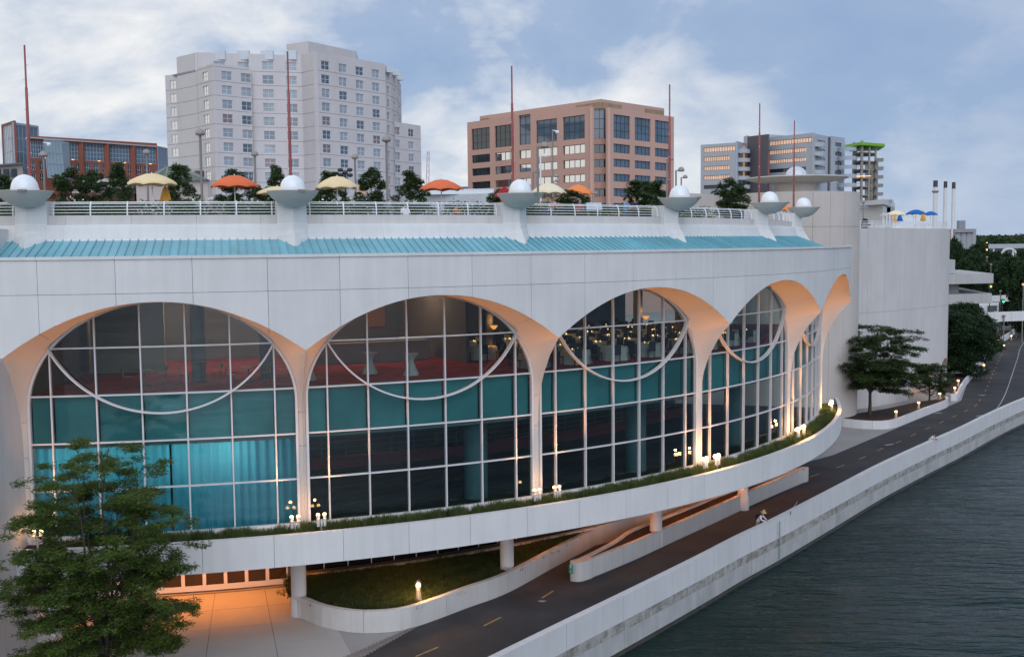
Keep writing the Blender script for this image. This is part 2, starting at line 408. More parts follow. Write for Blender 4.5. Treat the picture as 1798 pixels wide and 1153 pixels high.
def half_lining(s):
    """three pieces of one side (s=+-1): upper lining, fan, and two pier stems"""
    inn_up = [(EA*math.sin(t), EC+EB*math.cos(t)) for t in np.linspace(0, math.asin(2.36/EA), 14)]
    out_up = [(54.0, 1.5*DP*i/13, 0) for i in range(14)]
    t0 = math.asin(2.36/EA)
    inn_fan = [(EA*math.sin(t), EC+EB*math.cos(t)) for t in np.linspace(t0, math.pi/2, 22)]+[(EA, z) for z in np.linspace(EC, 10.61, 5)[1:]]
    out_fan = [(54.0, 1.5*DP+.5*DP*i/9) for i in range(10)]
    res = []
    def build(outer, inner, nn=6):                # outer: (r,a,z) list, inner: (bay,z) list, same length
        V = []; F = []; n = len(outer)
        for (r, a, z), (b, zi) in zip(outer, inner):
            ai = b*DB+.04/FR
            for k in range(nn+1):
                t = k/nn; rr = r+(FR-r)*t; aa = a+(ai-a)*t; zz = z+(zi-z)*t
                bulge = .10*math.sin(math.pi*t)*min(1, abs(r-FR)/1.5)
                zz += bulge*.5; aa += bulge*.35/52
                V.append((rr*math.sin(s*aa), -rr*math.cos(s*aa), zz))
        for i in range(n-1):
            for k in range(nn):
                q = i*(nn+1)+k; f = (q, q+1, q+nn+2, q+nn+1); F.append(f if s > 0 else tuple(reversed(f)))
        return MB().add(V, F, 0, True)
    res.append(('arch_lining', build([(54.0, a, outer_z(a)) for _, a, _ in out_up], inn_up)))
    # fan: outer runs along the arch edge to the cusp and then down the ridge
    o = [Vector((54.0, 1.506*DP+.494*DP*i/9, 0)) for i in range(10)]
    o = [(v.x, v.y, outer_z(v.y)) for v in o]
    zz = np.linspace(ZC, 10.61, 18)[1:]
    o += [(ridge_r(z), 2*DP, z) for z in zz]
    n = len(o); I = poly_cut([(b*DB*52, z) for b, z in inn_fan], n-1)
    I = [(p.x/52/DB, p.y) for p in I]
    res.append(('arch_fan', build(o, I)))
    for za, zb in ((10.595, 9.035), (9.02, 5.2)):
        zz = np.linspace(za, zb, 8)
        res.append(('pier_facing', build([(ridge_r(z), 2*DP, z) for z in zz], [(EA, z) for z in zz], 2)))
    return res
lin = {s: [(n_, mb.mesh(n_, [soffit_m])) for n_, mb in half_lining(s)] for s in (-1, 1)}
for c in CENT:
    for s in (-1, 1):
        for n_, me in lin[s]: ob(n_, me, soffit_m, hall, (0, 0, 0), JA(c), fix=False)

# windows: arch frame > mullions, panes, spandrel panels, arc
frame_path = [(FR, -b*DB, z) for b, z in reversed(inner_pts())]+[(FR, b*DB, z) for b, z in inner_pts()[1:]]
frame_me = MB().sweep(frame_path, .115, .24).mesh('window', [frame_m])
vm = {x: MB().sweep([(FR, x*DB, Z0), (FR, x*DB, ell(abs(x))-.03)], .068, .18).mesh('mullion', [frame_m]) for x in (-2.5, -1.5, -.5, .5, 1.5, 2.5)}
hm = {}
for n_ in (0, 1, 2, 3, 4):
    z = Z0+n_*ROW; hw = EA if z <= EC else EA*math.sqrt(1-((z-EC)/EB)**2)
    hm[n_] = MB().sweep([(FR-.004, -hw*DB+2*hw*DB*i/24, z) for i in range(25)], .066 if n_ else .12, .15).mesh('mullion', [frame_m])
rs = (4.8**2+2.96**2)/(2*2.96); zb = Z0+2.6*ROW
hw_a = math.asin(4.8/rs)
arc_path = [(FR+.2, rs*math.sin(t)/(FR), zb+rs-rs*math.cos(t)) for t in np.linspace(-hw_a, hw_a, 49)]
arc_me = MB().sweep(arc_path, .075, .24).mesh('arc_mullion', [frame_m])
ledge_me = MB().arc(RI-.15, RI+.28, -2*DP, 2*DP, 4.6, Z0-.071, 24).mesh('sill', [concrete])
XS = [-3, -2.5, -1.5, -.5, .5, 1.5, 2.5, 3]
panes = []
for n_ in range(5):
    z0 = Z0+n_*ROW; z1 = z0+ROW
    for x0, x1 in zip(XS, XS[1:]):
        xs = np.linspace(x0, x1, 9); P = [(x0, z0), (x1, z0)]
        top = [(x, min(z1, ell(abs(x)))) for x in xs[::-1]]
        if max(t[1] for t in top) <= z0+.05: continue
        if all(abs(t[1]-z1) < 1e-6 for t in top): top = [(x1, z1), (x0, z1)]
        top = [(x, max(z, z0)) for x, z in top]
        def chord(x):
            pa, pb = Vector((math.sin(x0*DB), -math.cos(x0*DB), 0))*RI, Vector((math.sin(x1*DB), -math.cos(x1*DB), 0))*RI
            return pa.lerp(pb, (x-x0)/(x1-x0))
        pts = []
        for x, z in P+top:
            v = chord(x); q = (v.x, v.y, z)
            if not pts or (Vector(q)-Vector(pts[-1])).length > .01: pts.append(q)
        if (Vector(pts[0])-Vector(pts[-1])).length < .01: pts.pop()
        panes.append((n_, MB().add(pts, [tuple(range(len(pts)))]).mesh('pane', [glass_m])))
spand_m = mat('teal_spandrel', (.10, .35, .345), .3, .28, .25, spec=.5, objvar=.15)
sp_me = []
for x0, x1 in zip(XS, XS[1:]):
    sp_me.append(MB().arc(RI-.30, RI-.22, x0*DB+.001, x1*DB-.001, Z0+2*ROW-.05, Z0+3*ROW+.02, 3).mesh('spandrel_panel', [spand_m]))
for k, c in enumerate(CENT):
    w = ob('window', frame_me, frame_m, hall, (0, 0, 0), JA(c))
    def sub(me, nm): ob(nm, me, frame_m, w, fix=False)
    for me in vm.values(): sub(me, 'mullion')
    for me in hm.values(): sub(me, 'mullion')
    sub(arc_me, 'arc_mullion'); 
    for n_, me in panes: sub(me, 'pane')
    for me in sp_me: sub(me, 'spandrel_panel')
    ob('sill', ledge_me, concrete, hall, (0, 0, 0), JA(c))

# roof: standing seam panels, all alike, rotated round the drum
RB, RT, ZBOT, ZTOP = 53.62, 50.0, 17.09, 18.63
da = DP/8
def roof_panel():
    mb = MB(); V = []
    for r, z in ((RB, ZBOT), (RT, ZTOP)):
        for a in (-da/2, da/2): V += [(r*math.sin(a), -r*math.cos(a), z), (r*math.sin(a), -r*math.cos(a), z-.05)]
    mb.add(V, [(0, 2, 6, 4), (1, 5, 7, 3), (0, 1, 3, 2), (4, 6, 7, 5), (0, 4, 5, 1), (2, 3, 7, 6)])
    a = -da/2; p = Vector((RB*math.sin(a), -RB*math.cos(a), ZBOT+.02)); q = Vector((RT*math.sin(a), -RT*math.cos(a), ZTOP+.02))
    mb.beam(p, q, .035, .075); return mb
rp = None
for i in range(-8, 8*20):
    th = JA(i/8+.0625)
    if rp is None: rp = part('roof_panel', roof_panel(), roof_m, th)
    else: dup(rp, hall, rz=th)
part('roof_end_wall', MB().arc(49.0, 53.95, JA(-.90), JA(-.84), 16.5, 19.1, 1), concrete)

# parapet of the roof terrace: battered base moulding and upper panels
def prof_arc(prof, a0, a1, n):
    V = []; F = []; m_ = len(prof); mb = MB()
    for i in range(n+1):
        a = a0+(a1-a0)*i/n
        V += [(r*math.sin(a), -r*math.cos(a), z) for r, z in prof]
    for i in range(n):
        for k in range(m_): F.append((i*m_+k, (i+1)*m_+k, (i+1)*m_+(k+1) % m_, i*m_+(k+1) % m_))
    F += [tuple(range(m_)), tuple(reversed(range(n*m_, n*m_+m_)))]
    return mb.add(V, F)
PB = [(50.45, 18.2), (50.16, 18.63), (50.10, 18.80), (50.08, 18.80), (49.98, 19.14), (49.93, 19.26), (49.80, 19.29), (49.4, 19.29), (49.4, 18.2)]
base_me = prof_arc(PB, -DP/2+G*.3, DP/2-G*.3, 4); par_me = MB().arc(49.45, 49.72, -DP/2+G*.6, DP/2-G*.6, 19.295, 19.70, 4)
pb = pp = None
for j in range(-2, 22):
    if pb is None: pb = part('parapet_base', base_me, concrete, JA(j+.5)); pp = part('parapet_panel', par_me, concrete2, JA(j+.5))
    else: dup(pb, hall, rz=JA(j+.5)); dup(pp, hall, rz=JA(j+.5))
deck_m = mat('terrace_paving', (.32, .31, .30), .8, .08)
dk = MB(); dk.lathe([(0.01, 19.05), (49.4, 19.05), (49.4, 18.6), (0.01, 18.6)], (0, 0, 0), 96, smooth=False)
ob('terrace_deck', dk, deck_m, None, O3, kind='structure')

# planter balcony
pl_me = MB().arc(53.15, 53.44, -DP/2+G, DP/2-G, 3.871, 5.294, 4)
p0 = None
for j in range(-1, 22):
    if j == -1: 
        part('planter_panel', MB().arc(53.15, 53.44, 0, DP/2-G, 3.871, 5.294, 4), concrete, JA(j+.5)); continue
    if p0 is None: p0 = part('planter_panel', pl_me, concrete, JA(j+.5))
    else: dup(p0, hall, rz=JA(j+.5))
part('planter_soil', MB().arc(51.95, 53.14, JA(-.5), JA(21), 4.7, 5.16, 90), soil)
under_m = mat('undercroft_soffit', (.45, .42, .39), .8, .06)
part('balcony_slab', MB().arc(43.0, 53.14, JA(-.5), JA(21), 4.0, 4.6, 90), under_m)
# columns below
for j in (-.5, 3.5, 7.5, 11.5, 15.5, 19.5):
    c = MB(); c.lathe([(.42, 0), (.42, .9), (.37, .93), (.37, 3.99)], pol(48.8, j)-Vector(O3), 28)
    part('column', c, concrete)
# fin wall at the left end, in the radial plane of the first pier
fin = MB(); a1 = JA(-.5); prof = [(51.4, 0), (60, 0), (60, 13.62)]+[(ridge_r(z), z) for z in np.linspace(13.62, 5.2, 16)]+[(51.4, 5.2)]
V = []
for da_ in (0, -.45/54):
    V += [(r*math.sin(a1+da_), -r*math.cos(a1+da_), z) for r, z in prof]
n = len(prof)
fin.add(V, [tuple(range(n)), tuple(reversed(range(n, 2*n)))]+[(i, (i+1) % n, n+(i+1) % n, n+i) for i in range(n)])
part('fin_wall', fin, concrete)

# ---- interior
carpet = mat('red_carpet', (.46, .045, .04), .95, .4, .9)
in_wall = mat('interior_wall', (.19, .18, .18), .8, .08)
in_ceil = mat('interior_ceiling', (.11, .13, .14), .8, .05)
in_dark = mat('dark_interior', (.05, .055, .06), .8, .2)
JB, JE = -.5, 20.5
part('upper_floor', MB().arc(36, RI-.32, JA(JB), JA(JE), 11.2, 11.68, 80), carpet)
part('upper_ceiling', MB().arc(36, RI-.1, JA(JB), JA(JE), 16.2, 16.6, 80), in_ceil)
part('upper_back_wall', MB().arc(36, 36.3, JA(JB), JA(JE), 11.68, 16.2, 80), in_wall)
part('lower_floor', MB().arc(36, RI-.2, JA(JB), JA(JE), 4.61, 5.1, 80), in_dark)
part('lower_ceiling', MB().arc(36, RI-.45, JA(JB), JA(JE), 9.3, 9.6, 80), mat('teal_ceiling', (.22, .34, .34), .7, .1))
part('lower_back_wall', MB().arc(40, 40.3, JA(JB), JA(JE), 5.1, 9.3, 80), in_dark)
part('end_partition', MB().arc(36.3, RI-.5, JA(-.52), JA(-.47), 5.1, 16.2, 1), in_wall)
part('partition_wall', MB().arc(36.4, 45.5, JA(7.3), JA(7.36), 11.68, 16.2, 1), in_wall)
part('partition_wall', MB().arc(42.5, 42.8, JA(-.4), JA(1.1), 11.68, 16.2, 8), mat('tan_wall', (.45, .36, .24), .8))
part('service_counter', MB().arc(41.6, 42.4, JA(4.2), JA(7.0), 11.69, 12.8, 12), mat('counter_panel', (.42, .36, .30), .6))
part('framed_screen', MB().arc(36.35, 36.42, JA(6.3), JA(6.9), 13.2, 15.2, 4), mat('wood_panel', (.42, .2, .09), .6))
for j, m_ in ((1.9, in_wall), (3.1, in_wall), (9.0, in_wall), (13.4, in_wall)):
    c = MB(); c.lathe([(.35, 11.69), (.35, 16.19)], pol(47.0, j)-Vector(O3), 20); part('interior_column', c, m_)
for j in (2.9, 6.75, 10.6, 14.4):
    c = MB(); c.lathe([(.62, 5.11), (.62, 9.29)], pol(49.4, j)-Vector(O3), 24); part('interior_column', c, mat('teal_column', (.10, .19, .20), .6))
# lower hall: gallery with railing, deep inside
part('gallery_slab', MB().arc(44.5, 45.0, JA(3.6), JA(15), 6.4, 7.0, 50), mat('gallery_fascia', (.16, .04, .05), .8))
gr = MB()
for z in (7.25, 7.55, 7.85, 8.1): gr.sweep([(45.02, JA(3.6+11.4*i/60), z) for i in range(61)], .03, .03)
for i in range(24): gr.sweep([(45.02, JA(3.7+.49*i), 7.0), (45.02, JA(3.7+.49*i), 8.1)], .05, .05)
part('gallery_railing', gr, mat('teal_rail', (.07, .13, .16), .5), kind='stuff')
# curtains in the first window
cur_m = mat('turquoise_curtain', (.16, .62, .80), .8, .06, 1.5)
t_ = cur_m.node_tree; b_ = t_.nodes['Principled BSDF']; tl = N(t_, 'ShaderNodeBsdfTranslucent'); tl.inputs[0].default_value = (.14, .66, .88, 1); mx = N(t_, 'ShaderNodeMixShader'); mx.inputs[0].default_value = .45
L(t_, b_.outputs[0], mx.inputs[1]); L(t_, tl.outputs[0], mx.inputs[2]); L(t_, mx.outputs[0], t_.nodes['Material Output'].inputs[0])
def curtain(x0, x1):
    V = []; F = []; n = int((x1-x0)*46); mb = MB()
    for i in range(n+1):
        x = x0+(x1-x0)*i/n; ph = x*30
        for k, z in enumerate((5.12, 6.5, 8.0, 9.55)):
            r = RI-.75+.075*math.sin(ph+.5*math.sin(x*7.1))*(1 if k < 3 else .6)+.03*math.sin(x*11+k)
            a = JA(1.5)+x*DB; V.append((r*math.sin(a), -r*math.cos(a), z+(.03*math.sin(ph*.5) if k == 0 else 0)))
    for i in range(n):
        for k in range(3): F.append((4*i+k, 4*i+4+k, 4*i+5+k, 4*i+1+k))
    return mb.add(V, F, 0, True)
for x0, x1 in ((-3.05, -1.6), (-1.58, .02), (.07, 1.5), (1.52, 3.05)):
    ob('curtain', curtain(x0, x1), cur_m, None, O3, label={-3.05: 'turquoise curtain behind the tree at the left end of the first window', -1.58: 'turquoise curtain left of the narrow dark slit in the first window', .07: 'turquoise curtain right of the narrow dark slit in the first window', 1.52: 'brightest turquoise curtain, next to the first white pier'}[x0], cat='curtain', group='curtains of the first window', fix=False)
# added fill lights to brighten the halls: glowing ceiling disc + point light
added_lens_in = emis('ceiling_lamp_lens', (1, .72, .42), 3)  # glowing disc of the added fill lamps, not of real ceiling lamps
def add_fill_lamp(r, j, z, power, col=(1, .68, .42)):
    c = pol(r, j, z-.03)
    o = ob('ceiling_lamp', MB().lathe([(0.001, 0), (.16, 0), (.18, .03), (.001, .03)], (0, 0, 0), 14), added_lens_in, None, c,  # added fill lamp, not a real ceiling lamp
           label='round added fill lamp %s inside the hall' % {1: 'deep', 0: 'close to the glass'}[int(r < 45)], cat='ceiling lamp', group='added fill lamps inside the hall %d' % int(r < 45))
    l = lamp('POINT', (0, 0, -.15), power, col, .15); l.parent = o; return o
for j in (-.1, 1.6, 3.0, 5.0, 6.6): add_fill_lamp(41.5, j, 16.2, 135, (1, .58, .34))
for j in (8.6, 10.2, 11.6, 13.6, 15.2): add_fill_lamp(44.5, j, 16.2, 60, (1, .6, .3))
for j in (5.2, 9.2, 13): add_fill_lamp(43, j, 9.3, 30)
for j, pw in ((-.1, 60), (.7, 50), (1.6, 60), (2.4, 110), (3.0, 150)): add_fill_lamp(49.6, j, 9.3, pw, (1, .92, .8))  # added behind the curtains so that the cloth glows
# sconces: glowing bowls on the interior columns
for j, r_, z_, nm in ((8.1, 45.0, 13.4, 'second'), (12.5, 46.0, 13.4, 'third'), (15.6, 47.0, 14.2, 'fourth')):
    cl_ = MB(); cl_.lathe([(.3, 11.69), (.3, 16.19)], pol(r_-.62, j)-Vector(O3), 20); part('interior_column', cl_, in_wall)
    c = pol(r_, j, z_)
    o = ob('wall_sconce', MB().lathe([(.02, 0), (.10, .04), (.23, .22), (.21, .22), (.08, .07), (.02, .04)], (0, 0, 0), 18), emis('sconce_bowl', (1, .34, .08), 1.3), None, c,
           label='glowing orange bowl sconce on a column behind the %s window' % nm, cat='sconce', group='orange bowl sconces')
    l = lamp('POINT', (0, 0, .5), 14, (1, .45, .15), .1); l.parent = o
    l = lamp('SPOT', (0, 0, -.1), 30, (1, .35, .1), .1, (0, 0, -3), 1.2); l.parent = o
# ------------------------------------------------------------------ tables inside
cloth = mat('white_tablecloth', (.72, .66, .58), .9, .05)
wood = mat('table_wood', (.45, .25, .12), .5)
chair_m = mat('dark_chair', (.06, .05, .055), .7)
candle = emis('candle_flame', (1, .55, .2), 3)
def cocktail(r, j, i):
    c = pol(r, j, 11.69); t = empty('cocktail_table', c, 0, None, 'table', 'tall draped cocktail tables')
    ob('table_top', MB().lathe([(.001, 1.10), (.40, 1.10), (.40, 1.06), (.001, 1.06)], n=20), cloth, t)
    n = 28; V = []; F = []; mb = MB()
    for z, rr, am in ((1.05, .37, 0), (.85, .2, .02), (.7, .13, .02), (.4, .22, .04), (0.0, .36, .06)):
        V += [((rr+am*math.sin(7*2*math.pi*k/n))*math.cos(2*math.pi*k/n), (rr+am*math.sin(7*2*math.pi*k/n))*math.sin(2*math.pi*k/n), z) for k in range(n)]
    for q in range(4):
        for k in range(n): F.append((q*n+k, q*n+(k+1) % n, (q+1)*n+(k+1) % n, (q+1)*n+k))
    ob('table_cloth', mb.add(V, F, 0, True), cloth, t); return t
for i, (r, j, lab) in enumerate([(48.9, 3.75, 'draped cocktail table at the left edge of the second window'), (47.6, 4.95, 'left of the two draped cocktail tables mid second window'),
                                 (49.2, 5.55, 'right of the two draped cocktail tables mid second window')]):
    t = cocktail(r, j, i); t['label'] = lab
def chair(parent, x, y, rz):
    c = MB(); c.box((x, y, .45), (.42, .42, .05), rz); bx, by = x-.2*math.cos(rz), y-.2*math.sin(rz)
    c.box((bx, by, .72), (.05, .40, .5), rz)
    for dx in (-.17, .17):
        for dy in (-.17, .17):
            q = (x+dx*math.cos(rz)-dy*math.sin(rz), y+dx*math.sin(rz)+dy*math.cos(rz)); c.box((q[0], q[1], .215), (.03, .03, .43), rz)
    return c
# cafe tables of the first window
for i, (r, j, hgt, lab) in enumerate([(48.3, 1.05, .75, 'small round bistro table left of the middle of the first window'), (47.6, 1.95, 1.0, 'raised round bistro table in the middle of the first window'),
                                      (48.8, 2.75, .75, 'small round bistro table at the right of the first window')]):
    t = empty('bistro_table', pol(r, j, 11.69), 0, lab, 'table', 'bistro tables')
    ob('table_top', MB().lathe([(.001, hgt), (.42, hgt), (.42, hgt-.04), (.001, hgt-.04)], n=20), wood, t)
    ob('leg', MB().lathe([(.035, .04), (.035, hgt-.04)], n=10), dark_metal, t); ob('base', MB().lathe([(.001, .045), (.25, .04), (.27, 0), (.001, 0)], n=16), dark_metal, t)
    for q, an in enumerate((.6, 3.6)):
        cp = pol(r, j, 11.69)+Vector((.8*math.cos(an), .8*math.sin(an), 0))
        k = empty('bistro_chair', cp, an+math.pi, 'tan bentwood chair %s the %s bistro table of the first window' % (('right of', 'left of')[q], ('left', 'middle', 'right')[i]), 'chair', 'bistro chairs')
        sc = MB(); sc.lathe([(.001, .46), (.22, .46), (.22, .43), (.001, .43)], n=16); ob('seat', sc, wood, k)
        bk = MB(); bk.tube([(-.2, -.2, .44), (-.24, -.2, .8), (-.25, 0, .92), (-.24, .2, .8), (-.2, .2, .44)], .02, 6); bk.box((-.245, 0, .72), (.02, .34, .2)); ob('backrest', bk, wood, k)
        for dx in (-.15, .15):
            for dy in (-.15, .15): ob('leg', MB().beam((dx, dy, .43), (dx*1.3, dy*1.3, 0), .025), dark_metal, k)
# banquet tables of the third and fourth windows
spots = []
k = 0
for ring, r in enumerate((49.6, 47.0, 44.4, 41.8, 39.2)):
    for q in range(9 if ring else 8):
        j = 7.95+(q*.98)+(.45 if ring % 2 else 0)
        if 7.7 < j < 16: spots.append((r, j, ring, q))
proto = ch0 = cd0 = None
def banquet():
    t = empty('banquet_table', (0, 0, 0), 0, None, 'table', 'white banquet tables')
    n = 32; V = []; F = []; mb = MB()
    for z, rr, am in ((.76, .001, 0), (.76, .78, 0), (.74, .80, 0), (.4, .84, .03), (0.02, .88, .07)):
        V += [((rr+am*math.sin(9*2*math.pi*i/n))*math.cos(2*math.pi*i/n), (rr+am*math.sin(9*2*math.pi*i/n))*math.sin(2*math.pi*i/n), z) for i in range(n)]
    for q in range(4):
        for i in range(n): F.append((q*n+i, q*n+(i+1) % n, (q+1)*n+(i+1) % n, (q+1)*n+i))
    ob('table_cloth', mb.add(V, F, 0, True), cloth, t)
    return t
rows_w = ['nearest the glass', 'in the second row', 'in the middle row', 'in the fourth row', 'in the farthest row']
for r, j, ring, q in spots:
    c = pol(r, j, 11.69)
    if proto is None: proto = t = banquet(); t.location = c
    else: t = dup(proto, None, loc=c, rz=rng.uniform(0, 6))
    for q_ in range(6):
        an = q_*math.pi/3+.2+r; cp = c+Vector((1.15*math.cos(an), 1.15*math.sin(an), 0)); wn = 'third' if j < 11.5 else 'fourth'
        if ch0 is None: ch0 = o_ = ob('banquet_chair', chair(None, 0, 0, 0), chair_m, None, cp, an+math.pi, cat='chair')
        else: o_ = dup(ch0, None, loc=cp, rz=an+math.pi)
        o_['label'] = 'dark chair drawn up to a white banquet table behind the %s window' % wn; o_['group'] = 'banquet chairs behind the %s window' % wn
    for an in (.3, 2.4, 4.4):
        cp = c+Vector((.18*math.cos(an+j), .18*math.sin(an+j), .76))
        if cd0 is None: cd0 = o_ = ob('candle', MB().lathe([(.001, .09), (.02, .08), (.024, 0), (.001, 0)], (0, 0, 0), 8), candle, None, cp, cat='candle')
        else: o_ = dup(cd0, None, loc=cp)
        o_['label'] = 'small glowing candle on a white banquet table behind the %s window' % wn; o_['group'] = 'candles behind the %s window' % wn
    t['label'] = 'white banquet table %s behind the %s window, number %d from left' % (rows_w[ring], 'third' if j < 11.5 else 'fourth', q+1)

# ------------------------------------------------------------------ roof pedestals with bowls, domes and masts
dome_m = mat('white_acrylic_dome', (.80, .83, .86), .12, .03, 2, spec=.6)
bowl_m = mat('bowl_concrete', (.50, .48, .45), .7, .05, 1.2, .1, 20, streak=.1)
def pedestal():
    t = empty('roof_pedestal', (0, 0, 0), 0, None, 'roof pedestal', 'roof pedestals with bowl and dome')
    # sections (z, half width, r of side corner, r of ridge) in the radial frame
    S = [(17.5, .86, 50.35, 51.75), (18.22, .84, 50.2, 51.03), (18.35, .82, 50.15, 50.95), (18.75, .78, 50.05, 50.72), (19.0, .73, 50.0, 50.55), (19.26, .71, 49.95, 50.48), (19.30, .70, 49.93, 50.42), (20.35, .68, 49.93, 50.42)]
    V = []; F = []
    for z, h, rs_, rr in S: V += [(-h, -49.0, z), (-h, -rs_, z), (0, -rr, z), (h, -rs_, z), (h, -49.0, z)]
    for i in range(len(S)-1):
        for k in range(5): F.append((5*i+k, 5*i+(k+1) % 5, 5*i+5+(k+1) % 5, 5*i+5+k))
    F += [(4, 3, 2, 1, 0), tuple(range(5*len(S)-5, 5*len(S)))]
    ob('pedestal', MB().add(V, F), concrete, t)
    c = (0, -50.5, 0)
    ob('bowl', MB().lathe([(.001, 20.02), (.35, 20.05), (.7, 20.22), (1.0, 20.48), (1.19, 20.74), (1.21, 20.77), (1.15, 20.77), (.9, 20.66), (.001, 20.62)], c, 40), bowl_m, t)
    ob('collar', MB().lathe([(.62, 20.62), (.62, 20.78), (.60, 20.80), (.60, 20.90), (.55, 20.92)], c, 32), concrete, t)
    d = ob('dome', MB().lathe([(.575*math.cos(q), 20.90+.60*math.sin(q)) for q in np.linspace(0, math.pi/2-.001, 14)], c, 32), dome_m, t)
    ob('floodlight_box', MB().box((.28, -51.62, 20.74), (.34, .16, .1)), grey_metal, t)
    return t
def mast():
    t = empty('mast', (0, 0, 0), 0, None, 'mast', 'red masts on the roof edge')
    c = (0.0, -49.78)
    ob('pole', MB().tube([(c[0], c[1], 20.55), (c[0], c[1], 23.5), (c[0], c[1], 25.4), (c[0], c[1], 25.41), (c[0], c[1], 27.28)], [.075, .07, .062, .045, .04], 8), red_metal, t)
    ob('base_bracket', MB().box((c[0], c[1], 20.68), (.36, .3, .18)), red_metal, t)
    for i in range(9): ob('bulb', MB().lathe([(.001, -.035), (.03, 0), (.001, .035)], (c[0]+.085*(-1)**i, c[1]-.02, 21.2+.65*i), 8), white_metal, t)
    return t
NM = ['leftmost', 'second from the left', 'third from the left', 'fourth from the left', 'fifth from the left', 'rightmost']
for i, j in enumerate((-.5, 3.5, 7.5, 11.5, 15.5, 19.5)):
    if i == 0: P0, M0 = pedestal(), mast(); p, q = P0, M0
    else: p, q = dup(P0), dup(M0)
    for o in (p, q): o.location = O3; o.rotation_euler = (0, 0, JA(j))
    p['label'] = '%s of the concrete roof pedestals carrying a shallow bowl and white dome' % NM[i]
    q['label'] = '%s of the thin dark red masts rising behind the roof bowls' % NM[i]
ml = empty('mast', O3, 0, 'short dark red mast between the fourth and fifth roof bowls, far behind', 'mast', 'red masts on the roof edge')
b = at(1349, 300, 112)-Vector(O3)
ob('pole', MB().tube([(b.x, b.y, 19.1), (b.x, b.y, at(1349, 268, 112).z)], [.08, .05], 8), red_metal, ml); ob('base_bracket', MB().box((b.x, b.y, 19.2), (.3, .3, .2)), red_metal, ml)

# ------------------------------------------------------------------ terrace railings
def railing(j0, j1, label, r=49.56, z=19.70):
    t = empty('terrace_railing', O3, 0, label, 'railing', 'white railings on the roof edge')
    n = max(2, int((j1-j0)*12))
    for dz, dr in ((.12, 0), (.26, .0), (.40, -.03), (.53, -.09), (.60, -.17)):
        ob('rail', MB().sweep([(r+dr, JA(j0+(j1-j0)*i/n), z+dz) for i in range(n+1)], .032 if dz < .6 else .045, .035), white_metal, t)
    np_ = max(2, round((j1-j0)*1.85))
    for i in range(np_+1):
        j = j0+.05+(j1-j0-.1)*i/np_; a = JA(j); P = []
        for dr, dz in ((.03, 0), (.035, .2), (.0, .4), (-.07, .53), (-.17, .62)): P.append(((r+dr)*math.sin(a), -(r+dr)*math.cos(a), z+dz))
        mb = MB()
        for p, q in zip(P, P[1:]): mb.beam(p, q, .055, .05)
        ob('post', mb, white_metal, t)
    return t
for j0, j1, lab in ((-1.7, -.76, 'short white curved railing at the far left of the roof edge'), (-.24, 3.24, 'white curved railing between the first and second roof bowls'), (3.76, 7.24, 'white curved railing between the second and third roof bowls'),
                    (7.76, 11.24, 'white curved railing between the third and fourth roof bowls'), (11.76, 15.24, 'white curved railing between the fourth and fifth roof bowls'), (15.76, 19.2, 'short white curved railing between the fifth and last roof bowls')):
    railing(j0, j1, lab)

# ------------------------------------------------------------------ floodlights in the planter
flood_white = mat('flood_white', (.55, .54, .53), .4, .03)
def flood(j, r, heads, label, aim, lit=True):
    c = pol(r, j, 5.10); a = JA(j); t = empty('planter_floodlight', c, a, label, 'floodlight', 'twin floodlights in the planter')
    ob('post', MB().tube([(0, 0, 0), (0, 0, .62)], .05, 10), flood_white, t)
    for s in heads:
        hd = ob('head', MB().tube([(s*.15, 0, .30), (s*.15, .0, .66)], .072, 12), flood_white, t)
        ob('bracket', MB().beam((0, 0, .5), (s*.15, 0, .5), .05), flood_white, t)
        ob('hood', MB().tube([(s*.15, 0, .66), (s*.15, .06, .80)], [.072, .10], 12, cap=False), flood_white, t)
        if lit:
            ob('lens', MB().lathe([(q_*(1 if j < 11 else 1.45), z_*(1 if j < 11 else 1.45)) for q_, z_ in ((.001, .085), (.06, .06), (.085, 0), (.06, -.05), (.001, -.06))], (s*.15, .05, .82), 12), warm_bulb if j < 11 else emis('bright_bulb', (1, .52, .17), 45), t)
    if lit:
        l = lamp('SPOT', (0, .0, .97), FLOOD_W, (1, .40, .13), .08, (aim*3.3, -.2, 9.6), 1.25); l.parent = t
        l = lamp('POINT', (0, -.12, 1.05), 12 if j < 11 else 60, (1, .45, .15), .07); l.parent = t
    return t
FLOOD_W = 950
ORD = ['left end of the planter', 'first full white pier', 'second full white pier', 'third full white pier', 'fourth full white pier', 'last pier by the far tree']
for i, j in enumerate((-.5, 3.5, 7.5, 11.5, 15.5, 19.5)):
    if i: flood(j-.17, 52.75, (-1, 1), 'white floodlight post on the left in front of the %s' % ORD[i], -1)
    flood(j+.22, 52.75, (-1, 1), 'white floodlight post on the right in front of the %s' % ORD[i], 1)

# planter planting: low ornamental grass in mounds
def blades(centres, n_per, h, spread, wid, lean, dens_z=0.0):
    Q = []
    for (x, y, z, s) in centres:
        k = n_per; an = rng.uniform(0, 2*math.pi, k); rr = spread*s*np.sqrt(rng.uniform(0, 1, k)); bx = x+rr*np.cos(an); by = y+rr*np.sin(an)
        hh = h*s*rng.uniform(.55, 1.1, k)*(1-.4*(rr/(spread*s))**2); la = an+rng.normal(0, .7, k); le = lean*hh*rng.uniform(.5, 1.3, k)
        tx, ty = bx+le*np.cos(la), by+le*np.sin(la); wx, wy = -np.sin(la)*wid/2, np.cos(la)*wid/2
        q = np.stack([np.stack([bx-wx, by-wy, np.full(k, z)], 1), np.stack([bx+wx, by+wy, np.full(k, z)], 1),
                      np.stack([tx+wx*.4, ty+wy*.4, z+hh], 1), np.stack([tx-wx*.4, ty-wy*.4, z+hh], 1)], 1); Q.append(q)
    return np.concatenate(Q)
